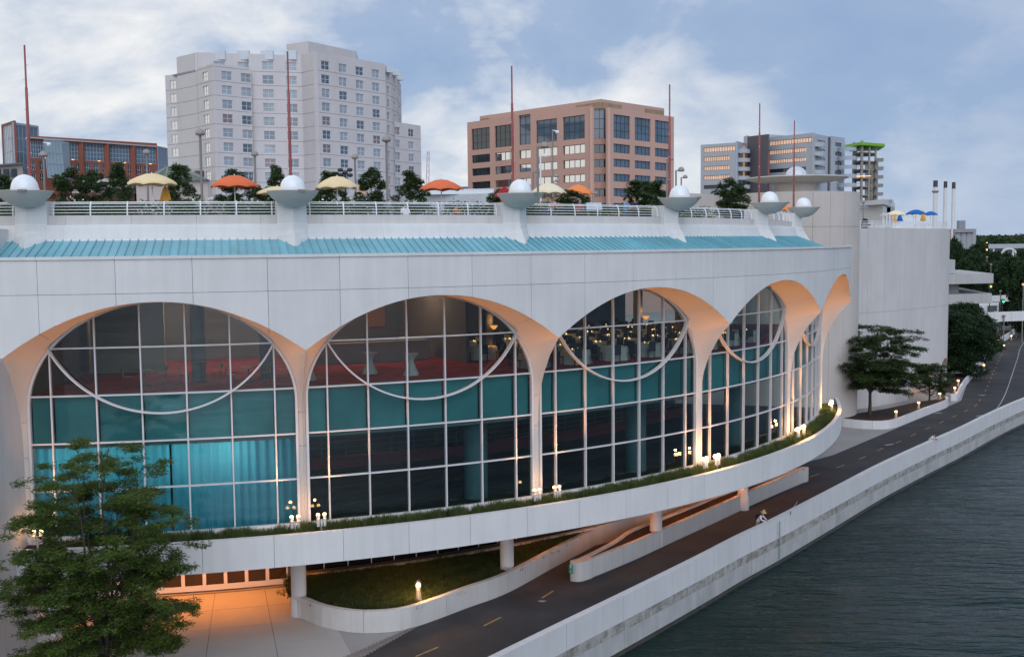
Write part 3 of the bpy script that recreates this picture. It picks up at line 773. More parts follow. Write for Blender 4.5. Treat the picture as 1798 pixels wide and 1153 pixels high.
grass_m = leaf_mat('planter_grass', (.085, .125, .05), .45)
cs = []
for i in range(900):
    j = rng.uniform(-.25, 20.5); r = rng.uniform(52.12, 52.86); p = pol(r, j, 5.15); cs.append((p.x, p.y, p.z, rng.uniform(.6, 1.2)))
ob('planter_grass', quads_mesh('planter_grass', blades(cs, 80, .42, .27, .028, .42), grass_m), grass_m, None, label='dark green ornamental grass mounds filling the long curved planter', cat='grass', kind='stuff')
# ------------------------------------------------------------------ ground, water, road, walls
SW = [(-110, -93), (-30, 6), (-8, 34.4), (1.67, 46.9), (4.62, 50.67), (7.58, 54.48), (10.52, 58.32), (13.4, 62.2), (16.5, 66.1), (22.43, 74.02), (28.48, 82.17), (35.98, 91.6), (41.17, 98.0), (47.73, 106.5), (55.0, 115.4), (64, 125.4), (90, 150), (160, 205), (420, 390), (3000, 1900)]
gm = mat('ground_pavement', (.33, .31, .30), .85, .08, .25, .2, 18, grime=.12)
g = MB(); poly = [(p[0]-.2, p[1]+.15) for p in SW]+[(3000, 6000), (-4000, 6000), (-4000, -93)]
g.add([(x, y, -.02) for x, y in poly], [tuple(range(len(poly)))])
ob('ground', g, gm, kind='structure')
# water with real small waves near by
wm = bpy.data.materials.new('lake_water'); wm.use_nodes = True; t_ = wm.node_tree; b_ = t_.nodes['Principled BSDF']
b_.inputs['Base Color'].default_value = (.006, .021, .018, 1); b_.inputs['Roughness'].default_value = .07; b_.inputs['IOR'].default_value = 1.33; b_.inputs['Specular IOR Level'].default_value = .28
gg = N(t_, 'ShaderNodeNewGeometry')
def wn(sc, det, ms, rot=0):
    mp = N(t_, 'ShaderNodeMapping'); mp.inputs['Scale'].default_value = ms; mp.inputs['Rotation'].default_value = (0, 0, rot); L(t_, gg.outputs['Position'], mp.inputs[0])
    n = N(t_, 'ShaderNodeTexNoise'); n.inputs['Scale'].default_value = sc; n.inputs['Detail'].default_value = det; n.inputs['Roughness'].default_value = .55; n.inputs['Distortion'].default_value = .4
    L(t_, mp.outputs[0], n.inputs['Vector']); return n.outputs['Fac']
h1 = wn(.95, 4, (.45, 1.5, 1), .12); h2 = wn(.22, 3, (.5, 1.4, 1), .2)
pt = ramp(t_, wn(.045, 3, (.6, 1.3, 1), .3), [(.35, .35), (.65, 1.0)])
hh = math_node(t_, 'MULTIPLY', pt, math_node(t_, 'MULTIPLY_ADD', h2, 1.6, h1))
bp = N(t_, 'ShaderNodeBump'); bp.inputs['Strength'].default_value = 1.0; bp.inputs['Distance'].default_value = .55; L(t_, hh, bp.inputs['Height']); L(t_, bp.outputs[0], b_.inputs['Normal'])
wv = MB(); wv.add([(-4000, -3000, -1.8), (6000, -3000, -1.8), (6000, 6000, -1.8), (-4000, 6000, -1.8)], [(0, 1, 2, 3)])
ob('lake_water', wv, wm, kind='structure')

# road
left = [(-24, 24), (-14, 38), (-7.38, 46.81), (-4.67, 50.76), (-3.23, 52.63), (-.39, 56.06), (2.06, 60.1), (5.8, 65.8), (11, 72.4), (17, 80), (21.8, 86), (27.4, 91.4), (37, 103.8), (47.7, 117.6), (51, 122.0), (57.1, 135.1), (60.6, 141.7), (68.5, 156.9), (78, 175), (97.6, 210), (140, 285), (190, 370)]
right = [(-17.5, 21.7), (-8.4, 33.4), (1.2, 46.7), (4.3, 50.67), (5.5, 52.3), (8.4, 56), (11.3, 60), (15, 64.7), (18.2, 69), (22.0, 74.02), (24.8, 77.8), (30, 84.7), (37.6, 94), (47.4, 106.5), (52.0, 112.2), (60, 122), (63.5, 128.5), (70, 138), (86, 160), (103, 190), (147, 270), (200, 360)]
rd = MB(); V = []; F = []
for a, b in zip(left, right):
    for k in range(5): V.append((a[0]+(b[0]-a[0])*k/4, a[1]+(b[1]-a[1])*k/4, .006))
for i in range(len(left)-1):
    for k in range(4): F.append((5*i+k, 5*i+k+1, 5*i+6+k, 5*i+5+k))
road = ob('road', rd.add(V, F), asphalt, kind='structure')
yel = mat('road_paint_yellow', (.32, .215, .085), .7, .2, 4); whi = mat('road_paint_white', (.34, .335, .325), .7, .3, 4)
def stripe(name, pts, w, m_):
    A = offset(pts, w/2); B = offset(pts, -w/2); V = [(p[0], p[1], .011) for p in A]+[(p[0], p[1], .011) for p in B]; n = len(pts)
    return ob(name, MB().add(V, [(i, i+1, n+i+1, n+i) for i in range(n-1)]), m_, road)
stripe('edge_line', [p.to_2d() for p in catmull([(p[0], p[1], 0) for p in [(-13, 27.7), (-.3, 46.0), (3.3, 50.6), (6.3, 54.6), (9.3, 58.5), (14.32, 65.6), (19.81, 73.5), (27.61, 83.67), (37.67, 95.5), (48.28, 109.26), (53.66, 118.31), (60.68, 131.67), (77.65, 165.37), (90.79, 191.11), (130, 262)]], 6)], .11, whi)
for a, b in (((-6.2, 44.6), (-5.3, 45.7)), ((-4.42, 46.8), (-3.49, 47.92)), ((-1.51, 50.56), (-.68, 51.78)), ((1.4, 54.6), (2.05, 55.75))): stripe('center_dash', [Vector(a), Vector(b)], .11, yel)
cl = resample(catmull([(p[0], p[1], 0) for p in [(23.05, 82.82), (26.15, 86.2), (29.1, 89.6), (32.0, 93.4), (35.1, 97.2), (37.94, 101), (40.9, 104.8), (49.8, 116.4), (52.5, 120.9), (56.7, 128.9), (60.5, 136.5), (69.5, 154.6), (77.5, 170.5), (85, 185.4), (97, 206)]], 8), .74)
for i in range(0, len(cl)-2, 6): stripe('center_dash', [p.to_2d() for p in cl[i:i+3]], .11, yel)
# painted symbols on the far road (white marks)
for x, y in ((20.9, 90.1), (25.4, 91.0), (27.6, 94.2), (33.2, 95.5), (44.5, 113), (48, 111), (54.8, 126)):
    stripe('road_mark', [Vector((x, y)), Vector((x+.9, y+.5))], .3, whi)
lp = MB(); p = ground(952, 1055); lp.add([(p.x+.2*math.cos(q)*(1+.3*math.sin(3*q)), p.y+.13*math.sin(q), .012) for q in np.linspace(0, 6.28, 14)[:-1]], [tuple(range(13))]); ob('road_mark', lp, whi, road)

# paved plaza at the left: radial slabs
slab_m = mat('plaza_slab', (.42, .39, .36), .8, .10, .35, .2, 20, grime=.2)
plaza = ob('plaza', MB().arc(43.9, 57.8, JA(-2), JA(3.98), -.018, -.002, 40), mat('slab_joint', (.10, .09, .085), .9), None, O3, kind='structure')
for i in range(6):
    for k in range(5):
        r0 = 44.1+2.75*k
        ob('paving_slab', MB().arc(r0+.012, r0+2.738, JA(-2+i+.004), JA(-2+i+.996), -.001, .012, 4), slab_m, plaza)
brk = MB(); bm_ = mat('paver_brick', (.25, .22, .20), .85, .25, 8)
for i in range(26):
    for k in range(9):
        t = i/25; q0 = Vector((-8.9, 45.0)).lerp(Vector((-5.0, 50.35)), t); q1 = Vector((-7.75, 45.0)).lerp(Vector((-4.72, 50.55)), t)
        c = q0.lerp(q1, (k+.5)/9); w = (q1-q0).length/9-.012; brk.box((c.x, c.y, .016), (w, .22, .03), .15)
ob('paver_strip', brk, bm_, plaza, (-OX, -OY, 0), kind='stuff')

# sea wall: panels on a stained footing
sea_clean = mat('sea_wall_concrete', (.60, .59, .585), .8, .05, .5, .2, 14, streak=.18)
sm = bpy.data.materials.new('stained_concrete'); sm.use_nodes = True; t_ = sm.node_tree; b_ = t_.nodes['Principled BSDF']; b_.inputs['Roughness'].default_value = .85
gg = N(t_, 'ShaderNodeNewGeometry')
f1 = ramp(t_, wn(1.3, 9, (1, 1, 1.6)), [(.42, 0), (.60, 1)]); f2 = ramp(t_, wn(3.0, 6, (1, 1, .15)), [(.50, 0), (.68, 1)])
c_ = mixcol(t_, f1, (.36, .345, .32), (.21, .19, .165)); c_ = mixcol(t_, math_node(t_, 'MULTIPLY', f2, .6), c_, (.50, .49, .47)); L(t_, c_, b_.inputs['Base Color'])
sm2 = mat('pale_footing', (.44, .435, .42), .85, .12, .8, .3, 14, streak=.35, grime=.55)
sea = empty('sea_wall', (0, 0, 0), 0, 'long low white concrete sea wall with stained foot along the lake', 'wall')
swv = [Vector((p[0], p[1], 0)) for p in SW[1:18]]
line = catmull(swv, 6)
panels_along(sea, 'wall_panel', line, .38, -.16, 1.10, 4.8, sea_clean, .03, 3)
foot = resample(line, 1.6); 
panels_along(sea, 'footing_block', [Vector((*p, 0)) for p in offset(foot, -.05)], .5, -.62, -.175, 1.9, sm, .03, 1)
panels_along(sea, 'footing', [Vector((*p, 0)) for p in offset(foot, -.07)], .5, -1.52, -.63, 14.4, sm2, .03, 9)
panels_along(sea, 'footing_base', [Vector((*p, 0)) for p in offset(foot, -.02)], .4, -2.6, -1.525, 28.8, mat('wet_concrete', (.07, .065, .055), .4, .3, 2), .0, 18)
pipe_p = ground(1366, 911, 1.1)
ob('downpipe', MB().tube([(pipe_p.x+.10, pipe_p.y-.08, 1.0), (pipe_p.x+.10, pipe_p.y-.08, -1.4)], .035, 8), mat('verdigris_pipe', (.18, .28, .28), .6), sea)

# garden with low curved wall
GW = [(-11.0, 52.1), (-10.49, 51.87), (-9.18, 50.62), (-7.61, 49.85), (-6.35, 49.80), (-5.14, 50.22), (-3.79, 51.55), (-2.47, 53.09), (-.38, 55.45), (2.05, 59.55), (3.96, 62.65), (5.79, 65.63), (9.2, 70.6), (13.5, 76.2)]
gw3 = catmull([(p[0], p[1], 0) for p in GW], 6)
garden = empty('garden_wall', (-7, 50, 0), 0, 'low curved concrete wall round the grass bed under the balcony', 'wall')
for o in panels_along(garden, 'wall_panel', gw3, .28, 0.0, 1.05, 4.6, concrete2, .02, 8): o.location = (7, -50, 0)
V = []; F = []; turf_c = []
inn = offset(gw3, .27)
for p in inn:
    a = math.atan2(p.x-OX, OY-p.y); q = Vector((OX+46.2*math.sin(a), OY-46.2*math.cos(a)))
    if (Vector((p.x-OX, p.y-OY)).length) < 46.4: q = p
    for k in range(5):
        t = k/4; x, y = p.x+(q.x-p.x)*t, p.y+(q.y-p.y)*t; V.append((x, y, .82+.28*t))
for i in range(len(inn)-1):
    for k in range(4): F.append((5*i+k, 5*i+k+1, 5*i+6+k, 5*i+5+k))
turf_soil = mat('turf_soil', (.030, .040, .016), .95, .4, 1.5, .6, 20)
bed = ob('garden_bed', MB().add(V, F, 0, True), turf_soil, kind='structure')
turf_m = leaf_mat('turf_grass', (.060, .085, .028), .45)
for i in range(2600):
    k = int(rng.integers(0, len(inn)-1)); t = rng.uniform(0, 1); u = rng.uniform(.06, .98)
    a0 = Vector(V[5*k]); a1 = Vector(V[5*k+5]); b0 = Vector(V[5*k+4]); b1 = Vector(V[5*k+9])
    p = a0.lerp(a1, t).lerp(b0.lerp(b1, t), u)
    if (b0-a0).length > .5 and rng.uniform() < (b0-a0).length/6: turf_c.append((p.x, p.y, p.z, rng.uniform(.6, 1.3)))
for _ in range(2): turf_c += [(x+rng.uniform(-.5, .5), y+rng.uniform(-.3, .3), z, s) for x, y, z, s in turf_c[:900] if rng.uniform() < .3]
ob('garden_grass', quads_mesh('garden_grass', blades(turf_c, 26, .20, .34, .03, .7), turf_m), turf_m, label='long flattened lawn grass in the bed under the balcony', cat='grass', kind='stuff')
part('rear_kerb', MB().arc(45.85, 46.15, JA(3.5), JA(17), 0, 1.16, 60), concrete2)
part('undercroft_ledge', MB().arc(44.8, 45.8, JA(3.5), JA(17), 0, 1.0, 60), mat('dark_ledge', (.12, .11, .10), .8))
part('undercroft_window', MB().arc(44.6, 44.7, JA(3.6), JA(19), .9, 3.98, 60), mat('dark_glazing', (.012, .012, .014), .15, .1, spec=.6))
part('undercroft_wall', MB().arc(43.2, 43.5, JA(-.5), JA(20), 0, 3.99, 80), mat('undercroft_wall', (.40, .33, .27), .8, .06))
ur = MB()
for i in range(30): ur.sweep([(44.75, JA(3.7+.5*i), 1.0), (44.75, JA(3.7+.5*i), 3.95)], .05, .05)
ur.sweep([(44.75, JA(3.6+15*i/60), 3.4) for i in range(61)], .05, .05)
part('undercroft_mullion', ur, frame_m, kind='stuff')
# glazed doors at the back of the undercroft
for i in range(9):
    j = -.15+.43*i; a = JA(j); d = ob('door', MB().sweep([(43.62, -.0115, .06), (43.62, -.0115, 2.4), (43.62, .0115, 2.4), (43.62, .0115, .06)], .10, .08), white_metal, hall, (0, 0, 0), a)
    ob('door_pane', MB().arc(43.58, 43.60, -.012, .012, .35, 2.35, 2), mat('door_glass', (.03, .02, .018), .1, spec=.6), d)
    ob('kick_plate', MB().arc(43.57, 43.66, -.012, .012, .06, .34, 2), white_metal, d)
    ob('door_handle', MB().beam((43.7*math.sin(.009), -43.7*math.cos(.009), 1.0), (43.7*math.sin(.009), -43.7*math.cos(.009), 1.3), .03), dark_metal, d)
# lamps under the balcony
def under_lamp(r, j, power, lab):
    c = pol(r, j, 3.97); o = ob('soffit_lamp', MB().lathe([(.001, -.06), (.13, -.05), (.16, 0), (.001, 0)], (0, 0, 0), 16), warm_soft, None, c, label=lab, cat='ceiling lamp', group='orange lamps under the balcony')
    l = lamp('SPOT', (0, 0, -.12), power, (1, .31, .06), .12, (0, 0, -4), 2.2); l.parent = o
for j, pw, nm in ((.4, 500, 'over the doors behind the near tree'), (1.6, 560, 'over the second group of doors'), (2.75, 560, 'left of the first round column'), (5.5, 70, 'above the left part of the grass bed'), (8.6, 150, 'where the garden wall narrows'), (10.6, 170, 'above the left end of the island planter'), (12.8, 200, 'above the middle of the island planter'), (15, 220, 'above the right end of the island planter'), (17.2, 240, 'near the far end of the undercroft'), (19, 150, 'past the island planter')):
    under_lamp(45.4 if j < 4 else 48.6, j, pw, 'round orange soffit lamp '+nm)

# island planter
FI = [(3.10, 57.35), (3.55, 57.25), (4.17, 57.85), (7.03, 61.3), (9.82, 65.0), (13.32, 69.6), (17.6, 75.3), (21.74, 80.5), (22.35, 81.1)]
BI = [(22.5, 81.6), (21.95, 81.5), (19.13, 78.4), (13.9, 72.7), (12.14, 70.4), (9.51, 67.1), (6.95, 63.9), (5.67, 61.4), (3.66, 58.3), (3.12, 57.75)]
isl = empty('island_planter', (3.5, 57.5, 0), 0, 'long narrow lens-shaped concrete planter in the middle of the path', 'planter')
for nm, pts in (('front_wall', FI), ('rear_wall', BI)):
    for o in panels_along(isl, 'wall_panel', catmull([(p[0], p[1], 0) for p in pts], 6), .26, 0, 1.05, 4.4, concrete2, .015, 8): o.location = (-3.5, -57.5, 0)
nose = [(3.08, 57.75)]+[(p.x, p.y) for p in catmull([(3.08, 57.75, 0), (3.02, 57.5, 0), (3.12, 57.33, 0), (3.5, 57.22, 0), (3.9, 57.5, 0), (4.3, 58.0, 0), (4.05, 58.5, 0)], 5)]
ob('nose_cap', MB().prism(nose, 0, 1.052), concrete2, isl, (-3.5, -57.5, 0))
ip = [(p[0], p[1]) for p in FI[1:]]+[(p[0], p[1]) for p in BI[1:]]
ob('mulch_bed', MB().add([(x, y, .96) for x, y in ip], [tuple(range(len(ip)))]), soil, isl, (-3.5, -57.5, 0))
ob('handrail', MB().tube([at(1205, 899, 68.5), at(1210, 896, 69), at(1252, 889, 73)], .025, 8), grey_metal, isl, (-3.5, -57.5, 0))
sg = empty('path_sign', (3.1, 57.2, .5), 0, 'two small green trail signs with white pictograms on the island end', 'sign')
sc_ = ground(1008, 1002, .6); sgm = mat('sign_green', (.0, .30, .16), .5); whs = mat('sign_white', (.8, .8, .8), .5)
for k, zz in enumerate((.86, .62)):
    bd = MB(); bd.box((-.05, -.08+.02, zz-.5), (.24, .02, .22), -.5); bq = ob('board', bd, sgm, sg)
    w_ = MB()
    if k == 0:
        w_.box((-.05-.006, -.075, zz-.5), (.05, .02, .12), -.5); w_.box((-.05-.006, -.075, zz-.42), (.05, .02, .04), -.5)
    else:
        for dx in (-.05, .05): w_.lathe([(.018, -.006), (.032, -.006), (.032, .006), (.018, .006)], (-.05+dx*.88, -.075-dx*.48, zz-.52), 10)
        w_.box((-.05-.006, -.075, zz-.49), (.09, .015, .02), -.5)
    ob('pictogram', w_, whs, bq)
# bollard lights
def bollard(p, label, h=.72, power=22, r=.09):
    t = empty('bollard_light', p, 0, label, 'bollard light', 'low bollard lights')
    ob('post', MB().lathe([(r*1.6, 0), (r*1.6, .04), (r, .06), (r, h*.72), (r*1.05, h*.74), (.001, h*.74)], n=16), grey_metal, t)
    ob('lamp_lens', MB().lathe([(r*.85, h*.74), (r*.85, h*.9), (.001, h*.9)], n=16), emis('bollard_lens', (1, .52, .18), 9), t)
    ob('cap', MB().lathe([(r*1.05, h*.9), (r*1.02, h*.97), (r*.6, h*1.06), (.001, h*1.1)], n=16), grey_metal, t)
    l = lamp('POINT', (0, 0, h*.82), power, (1, .5, .17), r*.9); l.parent = t
    # light leaves all round the post
    l.location = (0, -r-.09, h*.84)
    if power > 100:
        l.data.energy = 45; l2 = lamp('POINT', (.12, r+.16, h*.84), 90, (1, .52, .18), r*.8); l2.parent = t
    return t
bollard((-4.71, 51.86, .86), 'glowing bollard light standing alone in the dark grass bed', .95, 170, .13)
for i, (x, y, nm) in enumerate([(38.12, 106.67, 'nearest the dark trunk in the far planter'), (42.56, 112.49, 'in the middle of the far planter'), (47.33, 118.98, 'behind the small tree in the far planter'), (50.85, 123.5, 'first in the planter beyond the drum'), (53.9, 129.97, 'second in the planter beyond the drum'), (64, 146, 'under the dense tree beside the far road'), (79, 173, 'first of three far down the road'), (82, 182, 'second of three far down the road'), (88, 190, 'farthest down the road')]):
    bollard((x, y, .6), 'small orange bollard light '+nm, .8, 16, .14)
# far planters
def planter(pts, back, z, lab, name='roadside_planter'):
    t = empty(name, (pts[0][0], pts[0][1], 0), 0, lab, 'planter', 'white roadside planters')
    loc = (-pts[0][0], -pts[0][1], 0)
    for o in panels_along(t, 'wall_panel', catmull([(p[0], p[1], 0) for p in pts], 5), .25, 0, z, 5.5, concrete, .02, 6): o.location = loc
    pl = [(p[0], p[1]) for p in pts]+list(back)
    ob('mulch_bed', MB().add([(x, y, z-.2) for x, y in pl], [tuple(range(len(pl)))]), soil, t, loc)
planter([(31.2, 107.5), (32.28, 105.3), (34.69, 103.7), (36.92, 104.2), (39.82, 107.6), (43.5, 112.2), (47.5, 117.2), (48.5, 120)], [(44, 117), (39, 112.5), (35, 109.5)], .82, 'curved white planter with a tree at the road bend')
planter([(49.4, 122.5), (50.3, 121.6), (53.5, 128), (57.1, 135.1), (60.6, 141.7)], [(57, 143), (52, 131)], .82, 'white planter running along the road beyond the drum')
planter([(62, 145), (65.2, 150.8), (68.6, 156.9), (73, 165.8)], [(69, 167), (62, 152)], .82, 'stepped white planter under the dense roadside tree')
planter([(76, 172), (82, 183), (90, 196), (97, 208)], [(92, 210), (76, 182)], 1.0, 'farthest white planter wall along the road')
lw = [(68, 129.5), (96, 155), (165, 208.5), (425, 393), (1200, 860), (900, 1500), (240, 440), (152, 282), (108, 192), (90, 161), (74, 138)]
ob('lawn', MB().add([(x, y, .0) for x, y in lw], [tuple(range(len(lw)))]), mat('lawn_green', (.05, .085, .03), .95, .3, .3, .4, 10), kind='structure')
# ------------------------------------------------------------------ stair tower, drum block
def cyl_panels(t, c, r, z0, z1, n, m_, a0=0, a1=2*math.pi, th=.3, gap=.012):
    for i in range(n):
        b0 = a0+(a1-a0)*i/n+gap/r; b1 = a0+(a1-a0)*(i+1)/n-gap/r
        ob('wall_panel', MB().arc(r-th, r, b0, b1, z0, z1, 4), m_, t)
TC = at(1397, 400, 112); TR = 6.3; TZ = zat(1397, 335.8, 112-6.3); TJ = zat(1450, 398, 107)
tw = empty('stair_tower', (TC.x, TC.y, 0), 0, 'plain round concrete stair tower under the flying-saucer canopy', 'tower')
tan_conc = mat('tan_concrete', (.56, .51, .47), .8, .05, .4, .15, 20, streak=.12)
cyl_panels(tw, None, TR, 0, TJ-.012, 22, tan_conc); cyl_panels(tw, None, TR, TJ+.012, TZ, 22, tan_conc)
ob('tower_core', MB().lathe([(TR-.32, 0), (TR-.32, TZ-.25), (.01, TZ-.2)], n=48), tan_conc, tw)
zs = zat(1399, 316, 112)
sau = empty('saucer_canopy', (TC.x, TC.y, TZ-.2), 0, 'wide thin saucer-shaped concrete canopy with a clear dome on top', 'canopy')
sz = zs-(TZ-.2)
ob('drum_neck', MB().lathe([(2.15, 0), (2.15, sz-.28)], n=40), tan_conc, sau)
ob('disc', MB().lathe([(.01, sz-.45), (2.1, sz-.42), (3.7, sz-.22), (5.0, sz+.04), (5.18, sz+.10), (5.2, sz+.17), (4.9, sz+.24), (3.0, sz+.34), (.01, sz+.4)], n=72), bowl_m, sau)
ob('dome', MB().lathe([(1.08*math.cos(q), sz+.4+.98*math.sin(q)) for q in np.linspace(0, math.pi/2-.001, 14)], n=36), mat('clear_dome', (.55, .60, .66), .08, .05, 2, spec=.7), sau)
ob('dome_ring', MB().lathe([(1.2, sz+.32), (1.2, sz+.46), (1.05, sz+.5)], n=36), concrete, sau)

DA, DBp, DC, DD = Vector((37.0, 116)), Vector((46.9, 124.2)), Vector((54.1, 134)), Vector((50.5, 150))
DZ = zat(1560, 401, 120)
drum = empty('drum_block', (DA.x, DA.y, 0), 0, 'tall blank pale concrete block with rooftop terrace beyond the arches', 'building')
dl = (-DA.x, -DA.y, 0)
pts = catmull([Vector((31, 112, 0)), Vector((*DA, 0)), Vector((42.3, 119.9, 0)), Vector((*DBp, 0)), Vector((51.2, 128.6, 0)), Vector((*DC, 0)), Vector((54.5, 141, 0)), Vector((*DD, 0))], 4)
pts = resample(pts, 1.0)
blk = mat('drum_concrete', (.60, .57, .55), .8, .05, .3, .15, 20, streak=.16, grime=.05)
def drum_bottom(x, y):                      # two low arches at the right foot
    s = (Vector((x, y))-DBp).length*(1 if x > DBp.x else -1)
    for c0 in (8.6, 1.0):
        if abs(s-c0) < 3.4: return .35+3.6*math.sqrt(1-((s-c0)/3.4)**2)
    return 0.0
k = 0
while k < len(pts)-1:
    seg = pts[k:k+4]; k += 3
    if len(seg) < 2: break
    for za, zb_ in ((None, 10.4), (10.42, DZ)):
        mb = MB(); d0 = (seg[-1]-seg[0]).normalized()*.012; sg_ = [seg[0]+d0]+seg[1:-1]+[seg[-1]-d0]
        sg2 = resample(sg_, .35); B = offset(sg2, .5); V = []; F = []
        for p, b in zip(sg2, B):
            zz = drum_bottom(p.x, p.y) if za is None else za
            V += [(p.x, p.y, zz), (p.x, p.y, zb_), (b.x, b.y, zb_), (b.x, b.y, zz)]
        n = len(sg2)
        for i in range(n-1):
            for e in range(4): F.append((4*i+e, 4*i+4+e, 4*i+4+(e+1) % 4, 4*i+(e+1) % 4))
        F += [(0, 1, 2, 3), (4*n-1, 4*n-2, 4*n-3, 4*n-4)]
        ob('wall_panel', mb.add(V, F), blk, drum, dl)
rp_ = [(p.x-.0, p.y+.3) for p in pts]+[(34, 150), (28, 122)]
ob('roof_deck', MB().add([(x, y, DZ-.15) for x, y in rp_], [tuple(range(len(rp_)))]), deck_m, drum, dl)
ob('arch_recess', MB().add([(p.x-1.6, p.y+1.7, 0) for p in pts[6:-4]]+[(p.x-1.6, p.y+1.7, 6) for p in reversed(pts[6:-4])], [tuple(range(2*len(pts[6:-4])))]), tan_conc, drum, dl)
rt = empty('terrace_railing', (DA.x, DA.y, 0), 0, 'white railing along the top of the far drum block', 'railing', 'white railings on the far block')
rl = offset([Vector((p.x, p.y)) for p in pts[4:]], .3)
for dz in (.14, .3, .46, .62, .78):
    mb = MB()
    for a, b in zip(rl, rl[1:]): mb.beam((a.x, a.y, DZ+dz), (b.x, b.y, DZ+dz), .05)
    ob('rail', mb, white_metal, rt, dl)
for i in range(0, len(rl), 2):
    ob('post', MB().beam((rl[i].x, rl[i].y, DZ-.1), (rl[i].x, rl[i].y, DZ+.8), .06), white_metal, rt, dl)
l_ = lamp('POINT', (48.8, 127.5, 2.6), 60, (1, .55, .22), .2); 
wl = ob('wall_lamp', MB().lathe([(.001, 0), (.14, .02), (.16, .16), (.001, .2)], n=12), warm_soft, None, (48.8, 127.6, 2.75), label='warm wall lamp inside the low arch of the drum block', cat='wall lamp'); l_.parent = wl; l_.location = (0, -.2, -.25)

# curved white wall on the terrace and low white pavilion
cw = empty('terrace_wall', (0, 0, 0), 0, 'pale curved wall at the back of the roof terrace', 'wall')
q0 = [at(1118, 345, 100), at(1140, 340, 104), at(1190, 336, 107), at(1262, 335, 112), at(1300, 335, 120)]
zt_ = zat(1200, 338.5, 107)
for o in panels_along(cw, 'wall_panel', catmull([(p.x, p.y, 0) for p in q0], 5), .3, 19.06, zt_, 5, tan_conc, .01, 5): pass
# ------------------------------------------------------------------ terrace furniture
fab = {'cream': mat('umbrella_cream', (.78, .62, .36), .85, .06, 2), 'pale': mat('umbrella_pale', (.82, .72, .52), .85, .05, 2), 'orange': mat('umbrella_orange', (.72, .16, .06), .85, .06, 2),
       'bright': mat('umbrella_bright_orange', (.85, .25, .07), .85, .06, 2), 'yellow': mat('umbrella_yellow', (.78, .40, .08), .85, .06, 2), 'blue': mat('umbrella_blue', (.01, .12, .42), .85, .06, 2), 'brown': mat('umbrella_brown', (.33, .09, .04), .9, .06, 2)}
DECK = 19.05
def umbrella(x, yb, yt, w, Y, col, label, open_=True, deck=DECK):
    b = at(x, yb, Y); tz = at(x, yt, Y).z; rad = w/2/FPX*Y
    t = empty('patio_umbrella', (b.x, b.y, deck), 0, label, 'umbrella', 'umbrellas on the terrace')
    zb_, zt2 = b.z-deck, tz-deck
    ob('pole', MB().tube([(0, 0, 0), (0, 0, zt2)], .03, 8), white_metal, t)
    n = 8; V = []; F = []; mb = MB()
    if open_:
        m_ = 32
        for q, (f, fz) in enumerate(((.02, 1.0), (.28, .93), (.6, .62), (.85, .28), (1.0, 0.0), (1.01, -.16))):
            for i in range(m_):
                a = 2*math.pi*i/m_+.2; sag = abs(math.sin(a*n/2)); rr = rad*f*(1-.07*sag*f); zz = zb_+(zt2-zb_)*fz+.12*f*sag*(f-.35)
                V.append((rr*math.cos(a), rr*math.sin(a), zz))
        for q in range(5):
            for i in range(m_): F.append((q*m_+i, q*m_+(i+1) % m_, (q+1)*m_+(i+1) % m_, (q+1)*m_+i))
        ob('canopy', mb.add(V, F, 0, True), fab[col], t, fix=False)
        rb = MB()
        for i in range(n):
            a = 2*math.pi*i/n+.2; rb.beam((0, 0, zb_+.02), (rad*.62*math.cos(a), rad*.62*math.sin(a), zb_+(zt2-zb_)*.52), .02)
        ob('ribs', rb, white_metal, t, kind='stuff')
    else:
        m_ = 24
        for f, fz in ((.12, 1.0), (.45, .8), (.75, .45), (1.0, .05), (.9, 0.0)):
            for i in range(m_):
                a = 2*math.pi*i/m_; rr = rad*f*(1+.22*math.sin(a*6)); V.append((rr*math.cos(a), rr*math.sin(a), zb_+(zt2-zb_)*fz))
        for q in range(4):
            for i in range(m_): F.append((q*m_+i, q*m_+(i+1) % m_, (q+1)*m_+(i+1) % m_, (q+1)*m_+i))
        ob('canopy', mb.add(V, F, 0, True), fab[col], t, fix=False)
    ob('finial', MB().lathe([(.001, zt2-.02), (.035, zt2+.02), (.001, zt2+.07)], n=10), white_metal, t)
for a in [(267, 323, 304.5, 87, 57, 'cream', 'open cream umbrella at the left, beside the green-roofed house'), (412, 327, 307.5, 83, 57, 'orange', 'open red-orange umbrella left of the second roof bowl'),
          (487, 340, 327, 74, 62, 'cream', 'open cream umbrella half hidden behind the second roof bowl'), (592, 329, 309.5, 76, 60, 'cream', 'open cream umbrella right of the second roof bowl'),
          (775, 332, 315, 77, 60, 'orange', 'open orange umbrella beside the hotel'), (963, 338, 321.5, 62, 68, 'pale', 'open pale umbrella right of the third roof bowl'), (1015, 340, 324.5, 53, 78, 'bright', 'bright orange umbrella in front of the pink office corner'),
          (1148, 369, 361, 34, 90, 'bright', 'low orange umbrella seen just over the railing beside the fourth roof bowl'), (1092, 379, 373, 30, 112, 'bright', 'orange umbrella seen through the railing below the two leaning men'), (1128, 375, 368, 32, 104, 'bright', 'orange umbrella seen through the railing left of the fourth roof bowl'),
          (1380, 369, 360, 30, 104, 'bright', 'orange umbrella between the last two roof bowls'), (1370, 361, 355, 34, 110, 'pale', 'pale umbrella behind the fifth roof bowl'),
          ]:
    umbrella(*a)
umbrella(291, 356, 326.5, 17, 58, 'yellow', 'closed yellow umbrella under the cream one at the left', False)
umbrella(1313, 385, 366, 9, 80, 'brown', 'closed brown umbrella beside the fifth roof bowl', False)
